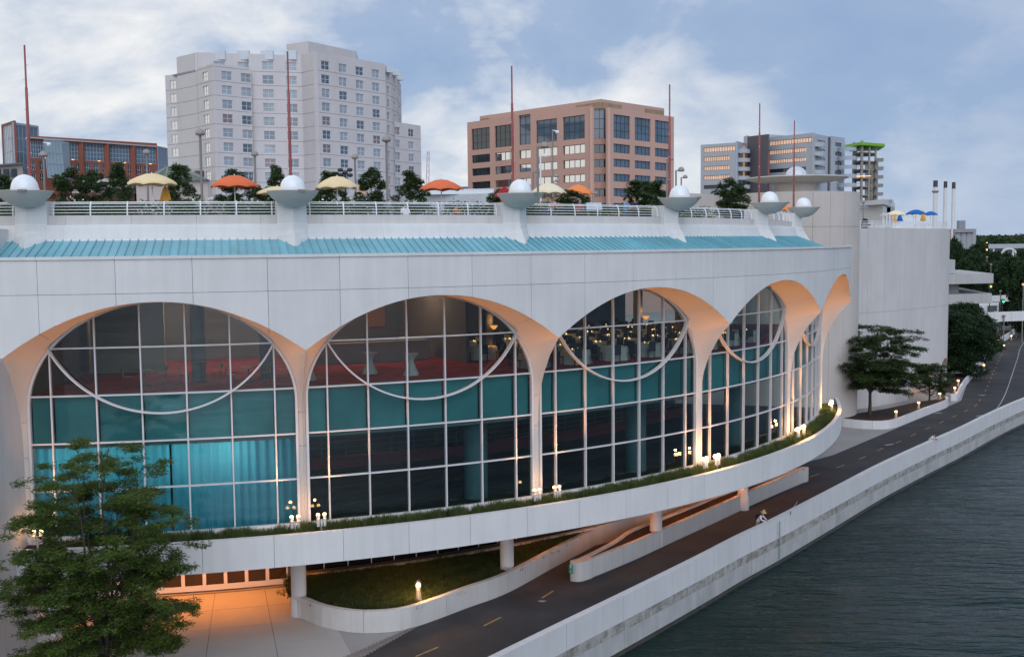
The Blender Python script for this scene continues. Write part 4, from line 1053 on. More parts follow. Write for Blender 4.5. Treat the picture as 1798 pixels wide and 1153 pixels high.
for a in [(1573, 377, 369.5, 34, 128, 'pale', 'pale umbrella on the far drum block'), (1608, 376, 368, 35, 128, 'blue', 'larger open blue umbrella on the far drum block'), (1634, 377.5, 371, 25, 134, 'blue', 'smaller open blue umbrella on the far drum block'), (1604, 379.5, 375.5, 22, 142, 'pale', 'pale umbrella behind the larger blue one')]:
    umbrella(*a, deck=DZ-.15)
for a in [(1571, 390, 376.5, 7, 127, 'yellow', 'closed yellow umbrella under the pale one on the far block'), (1580, 389, 377, 10, 127, 'blue', 'closed dark blue umbrella on the far block'), (1621, 388, 370, 9, 130, 'yellow', 'closed yellow umbrella between the blue ones')]:
    umbrella(*a, False, deck=DZ-.15)

lampgrey = mat('lamp_dome_grey', (.30, .27, .25), .6)
def terrace_lamp(x, yt, Y, dia, label, side=0, sphere=False):
    p = at(x, yt, Y); r = dia/2/FPX*Y; h = p.z-DECK
    t = empty('terrace_lamp', (p.x, p.y, DECK), 0, label, 'lamp post', 'dome-topped lamp posts on the terrace')
    px = -side*r*1.5
    ob('pole', MB().tube([(px, 0, 0), (px, 0, h-r*1.0)], .07, 10), grey_metal, t)
    if side: ob('arm', MB().beam((px, 0, h-r*1.05), (0, 0, h-r*1.05), .07), grey_metal, t)
    ob('lamp_shade', MB().lathe([(r*math.cos(q), h-r*1.1+r*1.1*math.sin(q)) for q in np.linspace(0, math.pi/2-.01, 9)]+[(.001, h)], n=20), lampgrey, t)
    ob('lamp_glass', MB().lathe([(r*.9, h-r*1.1), (r*.8, h-r*1.35), (.001, h-r*1.4)], n=16), lampgrey, t)
for a in [(76, 265, 66, 15, 'dome lamp post behind the leftmost roof bowl'), (257, 262, 74, 13, 'dome lamp post above the cream umbrella at the left'), (351, 226, 61, 17, 'tall dome lamp post in front of the hotel left corner'),
          (447, 265, 76, 13, 'dome lamp post left of the second mast'), (678, 237.5, 63, 16.5, 'tall dome lamp post at the hotel right side'), (623, 270, 76, 13, 'dome lamp post above the second cream umbrella')]: terrace_lamp(*a)
for a in [(956, 249, 64, 16, 'tall side-arm dome lamp in front of the pink office block', 1), (945, 296, 84, 12, 'lower side-arm dome lamp left of the white camera pole', 1), (977, 305, 96, 9, 'upper of two small dome lamps over the pale umbrella', 1), (978, 314, 110, 8.5, 'lower of two small dome lamps over the pale umbrella', 1),
          (1134, 327, 128, 8, 'small dome lamp in front of the pale curved wall', 1), (1178, 275, 84, 9, 'dome lamp beside the fourth mast', 1), (1196, 293, 86, 12, 'nearer of two dome lamps against the sky right of the pink office', 1), (1203, 307, 108, 9, 'farther of two dome lamps against the sky right of the pink office', 1), (1046, 336, 120, 7, 'small lamp globe at the chamfered corner of the pink office', 1), (1516, 351, 128, 8, 'dome lamp beside the round tower')]:
    terrace_lamp(*a)
# security camera poles
for x, yt, Y, lab in ((949, 270, 72, 'white pole with a security camera left of the tall dome lamp'), (970, 229, 80, 'slim pole with a round white camera above the pink office windows'), (76, 250, 70, 'slim pole with a round white camera at the far left')):
    p = at(x, yt, Y); t = empty('camera_pole', (p.x, p.y, DECK), 0, lab, 'camera pole', 'camera poles'); h = p.z-DECK
    ob('pole', MB().tube([(0, 0, 0), (0, 0, h)], .05, 8), white_metal if x == 949 else grey_metal, t); ob('arm', MB().beam((0, 0, h), (.35, 0, h-.05), .06), white_metal, t)
    ob('camera', MB().lathe([(.001, .1), (.13, .06), (.14, -.06), (.08, -.16), (.001, -.18)], (.35, 0, h-.1), 12), white_metal, t)
p = at(606, 308, 66); t = empty('loudspeaker_pole', (p.x, p.y, DECK), 0, 'dark pole with a cluster of round loudspeakers behind the second cream umbrella', 'loudspeaker'); h = p.z-DECK
ob('pole', MB().tube([(0, 0, 0), (0, 0, h+.3)], .06, 8), dark_metal, t)
for dx, dz in ((-.28, .2), (.28, .2), (-.26, -.1), (.3, -.12), (0, .05)): ob('horn', MB().lathe([(.001, 0), (.16, .05), (.17, .2), (.001, .26)], (dx, 0, h+dz), 14), dark_metal, t)
# notice board, red sculpture, bike racks, chairs
p = at(1044, 361, 60.5); t = empty('notice_board', (p.x, p.y, DECK), .1, 'tilted pale grey information board behind the railing', 'sign')
ob('board', MB().add([(-.45, 0, 1.0), (.45, 0, 1.0), (.42, .25, 1.42), (-.42, .25, 1.42), (-.45, .05, 1.0), (.45, .05, 1.0), (.42, .3, 1.42), (-.42, .3, 1.42)], [(0, 1, 2, 3), (7, 6, 5, 4), (0, 4, 5, 1), (1, 5, 6, 2), (2, 6, 7, 3), (3, 7, 4, 0)]), mat('board_grey', (.42, .48, .52), .5), t)
for s in (-.35, .35): ob('leg', MB().beam((s, .1, 0), (s, .1, 1.05), .05), grey_metal, t)
p = at(883, 344, 66); t = empty('red_sculpture', (p.x, p.y, DECK), 0, 'angular red metal sculpture left of the third roof bowl', 'sculpture')
red = mat('sculpture_red', (.42, .02, .035), .45); zt2 = at(883, 327, 66).z-DECK
ob('upper_fold', MB().add([(-.55, 0, zt2-.55), (.1, -.2, zt2), (.75, .1, zt2-.5), (.2, -.25, zt2-.9), (-.1, .3, zt2-.5)], [(0, 3, 1), (1, 3, 2), (0, 1, 4), (1, 2, 4), (0, 4, 3), (3, 4, 2)]), red, t)
ob('lower_leg', MB().add([(-.2, -.2, zt2-.7), (.6, .1, zt2-.7), (.3, .3, zt2-.8), (.5, 0, 0), (.9, .1, 0), (.7, .4, 0)], [(0, 1, 4, 3), (1, 2, 5, 4), (2, 0, 3, 5), (0, 2, 1), (3, 4, 5)]), red, t)
for i, x in enumerate((122, 164, 343)):
    p = at(x, 368, 53.5); ob('bike_hoop', MB().tube([(-.3, 0, 0)]+[(-.3*math.cos(q), 0, .45+.3*math.sin(q)) for q in np.linspace(0, math.pi, 9)]+[(.3, 0, 0)], .025, 8), white_metal, None, (p.x, p.y, DECK+.0), label=('leftmost', 'middle', 'rightmost')[i]+' of the white arched chair backs behind the left railing', cat='chair back', group='white arched chair backs')

# ------------------------------------------------------------------ trees
def leaf_quads(C, Rr, n, ln, wd, flat=.5, shell=.35):
    """n leaves in the ellipsoid at C with radii Rr; flat: how level the leaves lie"""
    d = rng.normal(size=(n, 3)); d /= np.linalg.norm(d, axis=1)[:, None]; rad = rng.uniform(shell, 1, n)**.6
    P = np.array(C)+d*rad[:, None]*np.array(Rr)
    az = rng.uniform(0, 2*math.pi, n); el = rng.normal(-.15, .45*(1-flat)+.12, n)
    t = np.stack([np.cos(az)*np.cos(el), np.sin(az)*np.cos(el), np.sin(el)], 1)
    up = np.stack([rng.normal(0, .6*(1-flat)+.25, n), rng.normal(0, .6*(1-flat)+.25, n), np.ones(n)], 1)
    s = np.cross(t, up); s /= np.linalg.norm(s, axis=1)[:, None]+1e-9
    l = (ln*rng.uniform(.6, 1.25, n))[:, None]; w = (wd*rng.uniform(.7, 1.2, n))[:, None]
    return np.stack([P, P+t*l*.5+s*w*.5, P+t*l, P+t*l*.5-s*w*.5], 1)
def tree_mesh(h, crown_r, crown_z0, nclump, leaves, ln, wd, trunk_r, seed, flat=.5, clump=(.9, .9, .45), lean=(0, 0), profile='round', nlimb=9, inner=.25, low=.0):
    global rng
    rng = np.random.default_rng(seed); tk = MB(); Q = []
    top = Vector((lean[0], lean[1], h*.93)); base = Vector((0, 0, 0)); mid = Vector((lean[0]*.3+rng.normal(0, .1), lean[1]*.3+rng.normal(0, .1), h*.5))
    path = catmull([base, Vector((mid.x*.4, mid.y*.4, h*.25)), mid, top], 5); n = len(path)
    tk.tube(path, [trunk_r*(1-.88*i/(n-1)) for i in range(n)], 9)
    def trunk_at(z):
        for a, b in zip(path, path[1:]):
            if b.z >= z: return a.lerp(b, (z-a.z)/max(1e-6, b.z-a.z))
        return path[-1]
    for i in range(nclump):
        u = (i+.5)/nclump; z = crown_z0+(h-crown_z0)*(u**(.85))
        tt = (z-crown_z0)/(h-crown_z0)
        if profile == 'round': env = math.sqrt(max(.03, 1-(2*tt-.85)**2/1.35))
        elif profile == 'cone': env = 1.0-.85*tt**1.15
        else: env = min(1, .55+1.2*tt) if tt < .4 else max(.12, 1.03-(tt-.4)**1.25*1.45)
        an = i*2.399+rng.normal(0, .35); rr = crown_r*env*rng.uniform(inner, 1.0)**.55
        c = Vector((trunk_at(min(z, h*.9)).x+rr*math.cos(an), trunk_at(min(z, h*.9)).y+rr*math.sin(an), z+rng.normal(0, .12)-low*rr/crown_r))
        s = rng.uniform(.7, 1.25)
        Q.append(leaf_quads(c, (clump[0]*s, clump[1]*s, clump[2]*s), int(leaves*s*s), ln, wd, flat))
        if i % max(1, nclump//(nlimb*4)) == 0:
            z0 = max(h*.16, z-rr*.55-rng.uniform(0, .5)); a = trunk_at(z0); k = a.lerp(c, .5)+Vector((0, 0, -.08*rr+rng.normal(0, .08)))
            tr = trunk_r*.42*(1-.5*tt)*min(1, .4+rr/crown_r); limb = catmull([a, k, c], 4)
            tk.tube(limb, [tr*(1-.85*q/(len(limb)-1)) for q in range(len(limb))], 6)
            for _ in range(2):
                e = c+Vector(rng.normal(0, 1, 3))*clump[0]*.7; e.z = c.z+rng.normal(0, .2)
                tk.tube([limb[len(limb)//2], limb[len(limb)//2].lerp(e, .6)+Vector((0, 0, .05)), e], [tr*.4, tr*.25, tr*.08], 5)
    return tk, np.concatenate(Q)
def put_tree(name, tk, Q, lm_, loc, label, cat='tree', group=None, rz=0, sc=1.0):
    t = empty(name, loc, rz, label, cat, group); t.scale = (sc,)*3 if not isinstance(sc, tuple) else sc
    ob('trunk', tk, bark, t) if isinstance(tk, MB) else ob('trunk', tk, bark, t)
    ob('crown', Q if not isinstance(Q, np.ndarray) else quads_mesh('crown', Q, lm_), lm_, t, kind='stuff')
    return t
lf_near = leaf_mat('locust_leaf', (.072, .122, .030), .5)
lf_dark = leaf_mat('dark_leaf', (.040, .075, .026), .4)
lf_ter = leaf_mat('terrace_leaf', (.042, .080, .034), .45)
lf_bg = leaf_mat('background_leaf', (.026, .055, .026), .4)
def locust(h, spread, seed, leaders=3, n_side=15, ln=.17, wd=.042, leaves=150, trunk_r=.14, fork=.22, droop=.25, start=.12, clump=.42, asp=None):
    """open-crowned locust: forked leaders, long side branches, flat feathery sprays along them"""
    global rng
    rng = np.random.default_rng(seed); tk = MB(); Q = []
    f = Vector((rng.normal(0, .05), rng.normal(0, .05), h*fork)); tk.tube([Vector((0, 0, 0)), f*.5+Vector((.03, 0, 0)), f], [trunk_r, trunk_r*.85, trunk_r*.75], 9)
    for li in range(leaders):
        az = 2*math.pi*li/leaders+rng.uniform(-.5, .5); top = h*(1 if li == 0 else rng.uniform(.66, .95)); out = spread*(.10 if li == 0 else rng.uniform(.25, .45))
        p1 = f+Vector((math.cos(az)*out*.6, math.sin(az)*out*.6, (top-f.z)*.45)); p2 = f+Vector((math.cos(az)*out, math.sin(az)*out, top-f.z))
        path = catmull([f, f.lerp(p1, .5)+Vector(rng.normal(0, .08, 3)), p1, p1.lerp(p2, .55)+Vector(rng.normal(0, .12, 3)), p2], 4); n = len(path)
        tk.tube(path, [trunk_r*.62*(1-.9*i/(n-1)) for i in range(n)], 7)
        for k in range(n_side):
            t = start+(1-start)*(k+rng.uniform(.1, .9))/n_side; i = min(n-2, int(t*(n-1))); a = path[i].lerp(path[i+1], t*(n-1)-i)
            zt = (a.z-f.z)/(h-f.z); L_ = spread*(1.0-.55*zt**1.9)*rng.uniform(.55, 1.1)*(.9 if li == 0 else .72)
            az2 = az+k*2.4+rng.uniform(-.6, .6) if li == 0 else az+rng.normal(0, 1.0)
            rise = rng.uniform(-.05, .6)*L_*(.6+.6*zt); e = a+Vector((math.cos(az2)*L_, math.sin(az2)*L_, rise-droop*L_*.3)); mid = a.lerp(e, .5)+Vector((rng.normal(0, .1), rng.normal(0, .1), rise*.4+.05*L_))
            br = catmull([a, mid, e], 5); r0 = trunk_r*.26*(1-.55*zt)*(.5+.5*L_/spread); tk.tube(br, [max(.006, r0*(1-.9*q/(len(br)-1))) for q in range(len(br))], 5)
            ns = max(3, int(L_/(clump*.62)))
            for q in range(ns):
                u = .28+.72*(q+rng.uniform(0, 1))/ns; j = min(len(br)-2, int(u*(len(br)-1))); c = br[j].lerp(br[j+1], u*(len(br)-1)-j)
                o2 = Vector((rng.normal(0, 1), rng.normal(0, 1), 0))*clump*(.25+.6*(1-abs(u-.6))); c2 = c+o2+Vector((0, 0, -.18*o2.length))
                s_ = rng.uniform(.65, 1.2)*(1.05-.3*u)
                if q % 2 == 0: tk.tube([c, c.lerp(c2, .5)+Vector((0, 0, .04)), c2], [r0*.3+.004, r0*.2+.003, .003], 4)
                Q.append(leaf_quads(c2, (clump*s_, clump*s_, clump*.40*s_), int(leaves*s_*s_), ln, wd, .55, .1))
    return tk, np.concatenate(Q)
# near tree, lower left
tk, Q = locust(10.6, 4.15, 3, 7, 19, .19, .046, 205, .15, .20, .35, .05, .44)
put_tree('locust_tree', tk, Q, lf_near, (-16.0, 41.0, 0), 'large feathery green tree in front of the first window', group=None)
# honey locust at the road bend
tk, Q = locust(9.2, 5.7, 23, 8, 12, .30, .085, 150, .19, .26, .1, .05, .66)
put_tree('locust_tree', tk, Q, lf_dark, (36.1, 108.5, .5), 'airy layered tree in the curved planter at the road bend')
tk, Q = tree_mesh(4.2, 2.6, 1.6, 46, 260, .26, .08, .11, 8, .7, (.6, .6, .2), (.3, 0), 'spread', 6, .2, .2)
put_tree('small_tree', tk, Q, lf_dark, (45.8, 117.9, .5), 'small flat-topped tree at the foot of the drum block')
# dense trees by the far road
tk, Q = tree_mesh(10.5, 5.4, 1.0, 80, 520, .42, .2, .22, 9, .4, (1.4, 1.4, .9), (0, 0), 'round', 6, .2)
tkm, Qm = tk.mesh('trunk', [bark]), quads_mesh('crown', Q, lf_bg)
for x, y, s, rz, lab in ((57.4, 141, (.95, .95, .78), 0, 'dense dark tree left of the far road, against the drum block'), (66.5, 158, (.9, .9, .78), 2, 'dense dark tree overhanging the far road')):
    put_tree('dense_tree', tkm, Qm, lf_bg, (x, y, .3), lab, 'tree', 'dense trees by the far road', rz, s)
# terrace trees and shrubs
tv = []
for sd, pr in ((31, 'spread'), (32, 'spread'), (33, 'round')):
    tk, Q = tree_mesh(4.0, 1.35, 1.1, 40, 150, .20, .10, .06, sd, .5, (.34, .34, .2), (rng.normal(0, .2), 0), pr, 6, .2); tv.append((tk.mesh('trunk', [bark]), quads_mesh('crown', Q, lf_ter)))
def ttree(x, yt, Y, v, wpx, label):
    p = at(x, yt, Y); h = p.z-DECK; w = wpx*1.2/FPX*Y/2.9
    put_tree('terrace_tree', *tv[v], lf_ter, (p.x, p.y, DECK), label, 'tree', 'small terrace trees', rng.uniform(0, 6), (w, w, h/4.05))
for a in [(208, 292, 70, 0, 44, 'small dark terrace tree left of the first lamp post'), (313, 290, 64, 1, 55, 'small terrace tree under the green roof'), (410, 304, 62, 2, 62, 'bushy terrace tree behind the red-orange umbrella'), (484, 296, 66, 0, 40, 'terrace tree behind the second roof bowl'), (455, 330, 64, 2, 40, 'low terrace tree left of the second roof bowl'),
          (578, 302, 66, 1, 56, 'terrace tree behind the second cream umbrella'), (650, 301, 66, 2, 56, 'terrace tree left of the tall hotel-side lamp'), (723, 305, 66, 0, 58, 'terrace tree right of the tall hotel-side lamp'),
          (1120, 318, 92, 1, 70, 'wide terrace tree in front of the pink office'), (1150, 322, 94, 0, 60, 'terrace tree beside the pale curved wall'), (1285, 318, 100, 2, 56, 'dense dark terrace tree beside the round tower'),
          (1518, 385, 122, 0, 16, 'small palm-like plant at the edge of the far block'), (120, 302, 66, 2, 66, 'broad dark terrace tree left of the middle of the brick building'), (160, 306, 68, 2, 60, 'round dark terrace tree below the brick building'), (8, 312, 66, 0, 50, 'light terrace tree at the far left edge'),
          (560, 336, 70, 2, 36, 'small terrace tree hidden low behind the second roof bowl'), (1290, 330, 103, 2, 44, 'rear dark terrace tree beside the round tower'), (875, 336, 72, 2, 44, 'round shrub-like tree behind the red sculpture'), (1005, 338, 74, 2, 62, 'dark shrub-like tree behind the leaning couple')]:
    ttree(*a)
# hedge and flowering shrubs behind the railing
hedge = []
for i in range(420):
    j = rng.uniform(-1.5, 14.5); r = rng.uniform(45.5, 47.8); p = pol(r, j, DECK); hedge.append(leaf_quads((p.x, p.y, DECK+.75), (.55, .55, .75), 90, .18, .08, .2))
ob('terrace_hedge', quads_mesh('terrace_hedge', np.concatenate(hedge), leaf_mat('hedge_leaf', (.05, .085, .03), .45)), lf_ter, label='low green planting bed just behind the roof railing', cat='shrubs', kind='stuff')
fl = []
for x, w in ((130, 30), (365, 20), (430, 35), (340, 12), (560, 60)):
    for i in range(14):
        p = at(x+rng.uniform(-w/2, w/2), 351+rng.uniform(-5, 7), 53.2+rng.uniform(-.3, .4)); a = rng.normal(0, .05, (4, 3)); fl.append((np.array(p)+a)[None])
ob('white_blossom', quads_mesh('white_blossom', np.concatenate(fl), mat('blossom', (.75, .74, .70), .8)), mat('blossom', (.75, .74, .7)), label='white blossom heads rising over the planting bed', cat='flowers', kind='stuff')
# ------------------------------------------------------------------ city behind: faces with real window openings
def face_u(p0, p1, x):                        # distance along the plan line p0-p1 where picture column x meets it
    d = ray(x, hor(x)); d2 = Vector((d.x, d.y)); e = (p1-p0)
    A = Matrix(((d2.x, -e.x), (d2.y, -e.y))); s = A.inverted() @ p0
    return s.y*e.length
def wall_holes(p0, p1, z0, z1, rects, depth=.3):
    """wall face from p0 to p1 (plan), openings (u0,u1,v0,v1), with jambs"""
    e = (p1-p0); Lw = e.length; d = e/Lw; nrm = Vector((d.y, -d.x))          # outward (towards the camera for left-to-right faces)
    us = sorted({0, Lw, *[r[0] for r in rects], *[r[1] for r in rects]}); vs_ = sorted({z0, z1, *[r[2] for r in rects], *[r[3] for r in rects]})
    mb = MB(); P = lambda u, z, o=0: (p0.x+d.x*u+nrm.x*o, p0.y+d.y*u+nrm.y*o, z)
    for a, b in zip(us, us[1:]):
        if b-a < 1e-4: continue
        run = None
        for c, f in zip(vs_, vs_[1:]):
            if f-c < 1e-4: continue
            m_ = ((a+b)/2, (c+f)/2)
            if any(r[0] < m_[0] < r[1] and r[2] < m_[1] < r[3] for r in rects):
                if run: mb.add([P(a, run[0]), P(b, run[0]), P(b, run[1]), P(a, run[1])], [(0, 1, 2, 3)]); run = None
            else: run = (run[0], f) if run else (c, f)
        if run: mb.add([P(a, run[0]), P(b, run[0]), P(b, run[1]), P(a, run[1])], [(0, 1, 2, 3)])
    for a, b, c, f in rects:
        q = [P(a, c), P(b, c), P(b, f), P(a, f)]; w = [P(a, c, -depth), P(b, c, -depth), P(b, f, -depth), P(a, f, -depth)]
        mb.add(q+w, [(0, 4, 5, 1), (1, 5, 6, 2), (2, 6, 7, 3), (3, 7, 4, 0)])
    mb.add([P(0, z1), P(Lw, z1), P(Lw, z1, -.6), P(0, z1, -.6)], [(0, 1, 2, 3)])
    mb.add([P(Lw, z0), P(Lw, z0, -.6), P(Lw, z1, -.6), P(Lw, z1)], [(0, 1, 2, 3)])
    mb.add([P(0, z0), P(0, z0, -.6), P(0, z1, -.6), P(0, z1)], [(3, 2, 1, 0)])
    return mb
WIN_CACHE = {}
def window(parent, p0, p1, r, frame, pane_m, nx=2, ny=1, depth=.3, fw=.08, base=Vector((0, 0, 0))):
    a, b, c, f = r; e = (p1-p0).normalized(); w, h = round(b-a, 2), round(f-c, 2); key = (w, h, nx, ny, frame.name, fw)
    if key not in WIN_CACHE:
        fb = MB()
        for x in np.linspace(-w/2, w/2, nx+1): fb.box((x*(1-fw/w), 0, 0), (fw, .1, h))
        for z in np.linspace(-h/2, h/2, ny+1): fb.box((0, 0.004, z*(1-fw/h)), (w, .1, fw))
        pn = MB().add([(-w/2, .02, -h/2), (w/2, .02, -h/2), (w/2, .02, h/2), (-w/2, .02, h/2)], [(0, 1, 2, 3)])
        WIN_CACHE[key] = (fb.mesh('window', [frame]), {} , pn)
    fme, pms, pn = WIN_CACHE[key]
    if pane_m.name not in pms: pms[pane_m.name] = pn.mesh('window_pane', [pane_m])
    nrm = Vector((e.y, -e.x)); m_ = p0+e*((a+b)/2)-nrm*(depth-.06)
    o = ob('window', fme, frame, parent, Vector((m_.x, m_.y, (c+f)/2))-base, math.atan2(e.y, e.x), fix=False)
    ob('window_pane', pms[pane_m.name], pane_m, o, fix=False)
def far_glass(name, col, rough=.06, spec=.8):
    return mat(name, col, rough, .25, .25, spec=spec)
fg_dark = far_glass('far_glass_dark', (.018, .03, .038)); fg_blue = far_glass('far_glass_blue', (.09, .135, .18)); fg_cur = far_glass('far_glass_curtain', (.30, .35, .39), .2, .5); fg_lilac = far_glass('far_glass_dim', (.22, .17, .19), .2, .5)
fg_lit = mat('far_glass_lit', (.4, .25, .15), .3, emit=(1, .5, .25), estr=.25)
fg_glow = glass_mat('mirror_glass', (.02, .03, .03), .62, .0)
V2 = lambda x, Y: Vector((at(x, hor(x), Y).x, Y))
white_frame = mat('white_window_frame', (.68, .68, .70), .5); dark_frame = mat('bronze_window_frame', (.05, .05, .055), .5)

# ---- hotel
hot_m = mat('hotel_precast', (.60, .565, .56), .8, .05, .15, streak=.12, grime=.06); hot_joint = mat('hotel_joint', (.22, .20, .20), .9)
S_ = 1.12
hotel = empty('hotel_tower', (V2(500, 200*S_).x, 200*S_, 0), 0, 'tall pale faceted hotel tower with paired windows', 'building'); hb = hotel.location.copy()
FL = (zat(578, 138.7, 200*S_)-zat(578, 163.2, 200*S_))      # storey height
ZR = zat(578, 138.7, 200*S_)                                 # centre height of the reference window row
def hotel_face(x0, Y0, x1, Y1, ytop, cols, nrow, row0=0, ww=2.2, wh=1.7, pal=None, xref=None, ztop=None):
    p0, p1 = V2(x0, Y0*S_), V2(x1, Y1*S_)
    zt3 = ztop if ztop else at(x0, ytop, Y0*S_).z; rects = []
    for x in cols:
        u = face_u(p0, p1, x)
        for k in range(row0, row0+nrow): z = ZR-FL*k; rects.append((u-ww/2, u+ww/2, z-wh/2, z+wh/2))
    ob('wall', wall_holes(p0, p1, 0, zt3, rects), hot_m, hotel, -hb)
    # storey joints
    jm = MB(); e = (p1-p0).normalized(); nrm = Vector((e.y, -e.x))
    for k in range(-1, 13):
        z = ZR-FL*k-FL*.42
        if z < zt3-.4 and z > 18: jm.beam((p0.x+nrm.x*.005, p0.y+nrm.y*.005, z), (p1.x+nrm.x*.005, p1.y+nrm.y*.005, z), .03, .07)
    ob('storey_joint', jm, hot_joint, hotel, -hb, kind='stuff')
    for i, r in enumerate(rects):
        if r[3] < 17.5: continue
        q = rng.uniform(); pm = pal or (fg_lit if q < .02 else fg_lilac if q < .10 else fg_cur if q < .60 else fg_blue)
        window(hotel, p0, p1, r, white_frame, pm, 2, 2, .22, .07, hb)
hotel_face(300, 205.5, 321, 204.5, 136, (313,), 11, 0, 1.6, 1.7, fg_glow, ztop=ZR+FL*.7)
hotel_face(321, 204, 357, 199, 103, (), 0, ztop=ZR+FL*1.92)
hotel_face(357, 198, 383, 193.5, 119, (369.5,), 11, 0, 2.3, 1.75, fg_glow, ztop=ZR+FL*.75)
hotel_face(383, 193.5, 446, 198.4, 112, (407, 440.5), 11, 0, 2.25, 1.75, ztop=ZR+FL*.75)
hotel_face(446, 199.5, 537, 202, 96, (478.5, 519), 12, -1, 2.25, 1.75, ztop=ZR+FL*1.82)
hotel_face(353, 199, 446, 201, 92, (394.5, 436), 1, -1, 2.25, 1.75, ztop=ZR+FL*1.92)
hotel_face(537, 202, 561, 198.6, 97, (), 0, ztop=ZR+FL*1.88)
hotel_face(561, 198.6, 682, 213, 92, (578.3, 608.5, 637.5, 665.5), 13, -1, 2.25, 1.75, ztop=ZR+FL*1.88)
hotel_face(682, 214, 692, 216.5, 124, (686.3,), 13, -1, 1.2, 1.6, ztop=ZR+FL*1.45)
hotel_face(692, 216.5, 702, 221.5, 127, (697.5,), 13, -1, 1.5, 1.7, ztop=ZR+FL*1.4)
hotel_face(702, 221.5, 709, 231, 131, (706,), 13, -1, 1.8, 1.7, ztop=ZR+FL*1.35)
hotel_face(698, 218.5, 742, 226, 201, (701, 725), 9, 3, 2.1, 1.7, ztop=ZR-FL*2.3)
# crown bays, penthouse, roof slab
for x, Y in ((394.5, 199.9), (436, 200.8), (477.5, 200.4), (518, 201.4)):
    p = V2(x, Y*S_); za_, zb_ = zat(x, 105, Y*S_), zat(x, 89, Y*S_); ob('crown_bay', MB().box((p.x, p.y+.35, (za_+zb_)/2), (2.5, 1.0, zb_-za_)), mat('crown_panel', (.58, .63, .67), .35, .06), hotel, -hb)
for x, Y in ((687, 214.3), (697, 218), (705, 224)):
    p = V2(x, Y*S_); ob('crown_bay', MB().box((p.x, p.y+.3, ZR+FL*1.55), (1.7, 1.6, FL*.5), .7), MATS['crown_panel'], hotel, -hb)
q = [V2(x, Y*S_) for x, Y in ((305, 206), (357, 199), (446, 200), (537, 203), (561, 200), (682, 214), (709, 232), (640, 262), (330, 255))]
ob('roof', MB().prism([(p.x, p.y) for p in q], ZR+FL*.6, ZR+FL*.72), mat('roof_gravel', (.3, .3, .3), .9), hotel, -hb)
ph_ = [V2(512, 206*S_), V2(549.5, 203*S_), V2(633, 214*S_), V2(640, 240*S_), V2(520, 232*S_)]
ob('penthouse', MB().prism([(p.x, p.y) for p in ph_], ZR+FL*.7, zat(549.5, 72.5, 203*S_)), hot_m, hotel, -hb)
av = MB().box((V2(354, 192*S_).x-.3, 193*S_, zat(369, 308, 193*S_)), (1.6, 1.2, 1.8)); ob('louvre_box', av, mat('louvre', (.09, .07, .07), .7), hotel, -hb)

# ---- pink office block
pk = mat('pink_granite', (.56, .345, .275), .7, .05, .12, streak=.06)
off = empty('office_block', (V2(1040, 270).x, 270, 0), 0, 'pink granite office block with dark bands of windows and chamfered corner', 'building'); ofb = off.location.copy()
ZO = lambda h: H+h
rows = [(26.1, 31.9), (22.5, 24.7), (19.0, 21.0), (15.4, 17.3), (11.7, 13.7), (8.0, 10.0), (4.4, 6.4), (.8, 2.8)]
CR = lambda x: 810+x*.2169
def office_face(x0, Y0, x1, Y1, cols, hz, pick, nxs):
    p0, p1 = V2(x0, Y0), V2(x1, Y1); rects = []; meta = []
    for ci, (a, b) in enumerate(cols):
        ua, ub = face_u(p0, p1, CR(a)), face_u(p0, p1, CR(b))
        for ri, (c, f) in enumerate(rows):
            top = f+2.0 if (ci == 2 and ri == 0 and len(cols) == 5) else f
            rects.append((ua, ub, ZO(c), ZO(top))); meta.append((ci, ri))
    ob('wall', wall_holes(p0, p1, 0, ZO(hz), rects, .5), pk, off, -ofb)
    for r, (ci, ri) in zip(rects, meta): window(off, p0, p1, r, dark_frame, pick(ci, ri), nxs[ci], 3 if ri == 0 else 1, .45, .10, ofb)
office_face(823, 305, 1041, 270, [(93, 240), (280, 433), (475, 568), (612, 780), (827, 1003)], 33.4, lambda c, r: fg_dark if c == 0 or r == 0 and c < 2 or r >= 4 and c < 4 else (fg_glow if r in (1, 2, 3) and c > 0 else fg_blue), (4, 4, 2, 3, 4))
office_face(1068, 270, 1183, 292, [(1235, 1368), (1405, 1532), (1568, 1688)], 33.4, lambda c, r: fg_blue, (4, 4, 4))
p0, p1 = V2(1043, 273.5), V2(1064, 273.5); rc = [(face_u(p0, p1, 1043.5), face_u(p0, p1, 1063.5), ZO(c), ZO(f+(1.6 if i == 0 else 0))) for i, (c, f) in enumerate(rows)]
ob('corner_wall', wall_holes(p0, p1, 0, ZO(33.2), rc, .4), pk, off, -ofb)
for i, r in enumerate(rc): window(off, p0, p1, r, dark_frame, fg_dark if i else fg_blue, 2, 3 if i == 0 else 1, .35, .1, ofb)
for xa, ya, xb, yb in ((1041, 270, 1043, 273.5), (1064, 273.5, 1068, 270)): ob('corner_return', wall_holes(V2(xa, ya), V2(xb, yb), 0, ZO(33.3), []), pk, off, -ofb)
ob('roof', MB().prism([(p.x, p.y) for p in (V2(824, 305.5), V2(1041, 270.7), V2(1043, 274), V2(1064, 274), V2(1068, 270.7), V2(1182, 292.5), V2(1150, 340), V2(850, 360))], ZO(32), ZO(32.9)), MATS['roof_gravel'], off, -ofb)
pz = 33.4+2.4
pts_p = [V2(845, 312), V2(1056, 277.5), V2(1166, 298), V2(1150, 330), V2(860, 350)]
ob('penthouse', MB().prism([(p.x, p.y) for p in pts_p], ZO(32.9), ZO(zat(1056, 174, 277.5)-H)), pk, off, -ofb)
scr = mat('mesh_screen', (.33, .23, .14), .8, .2, .6)
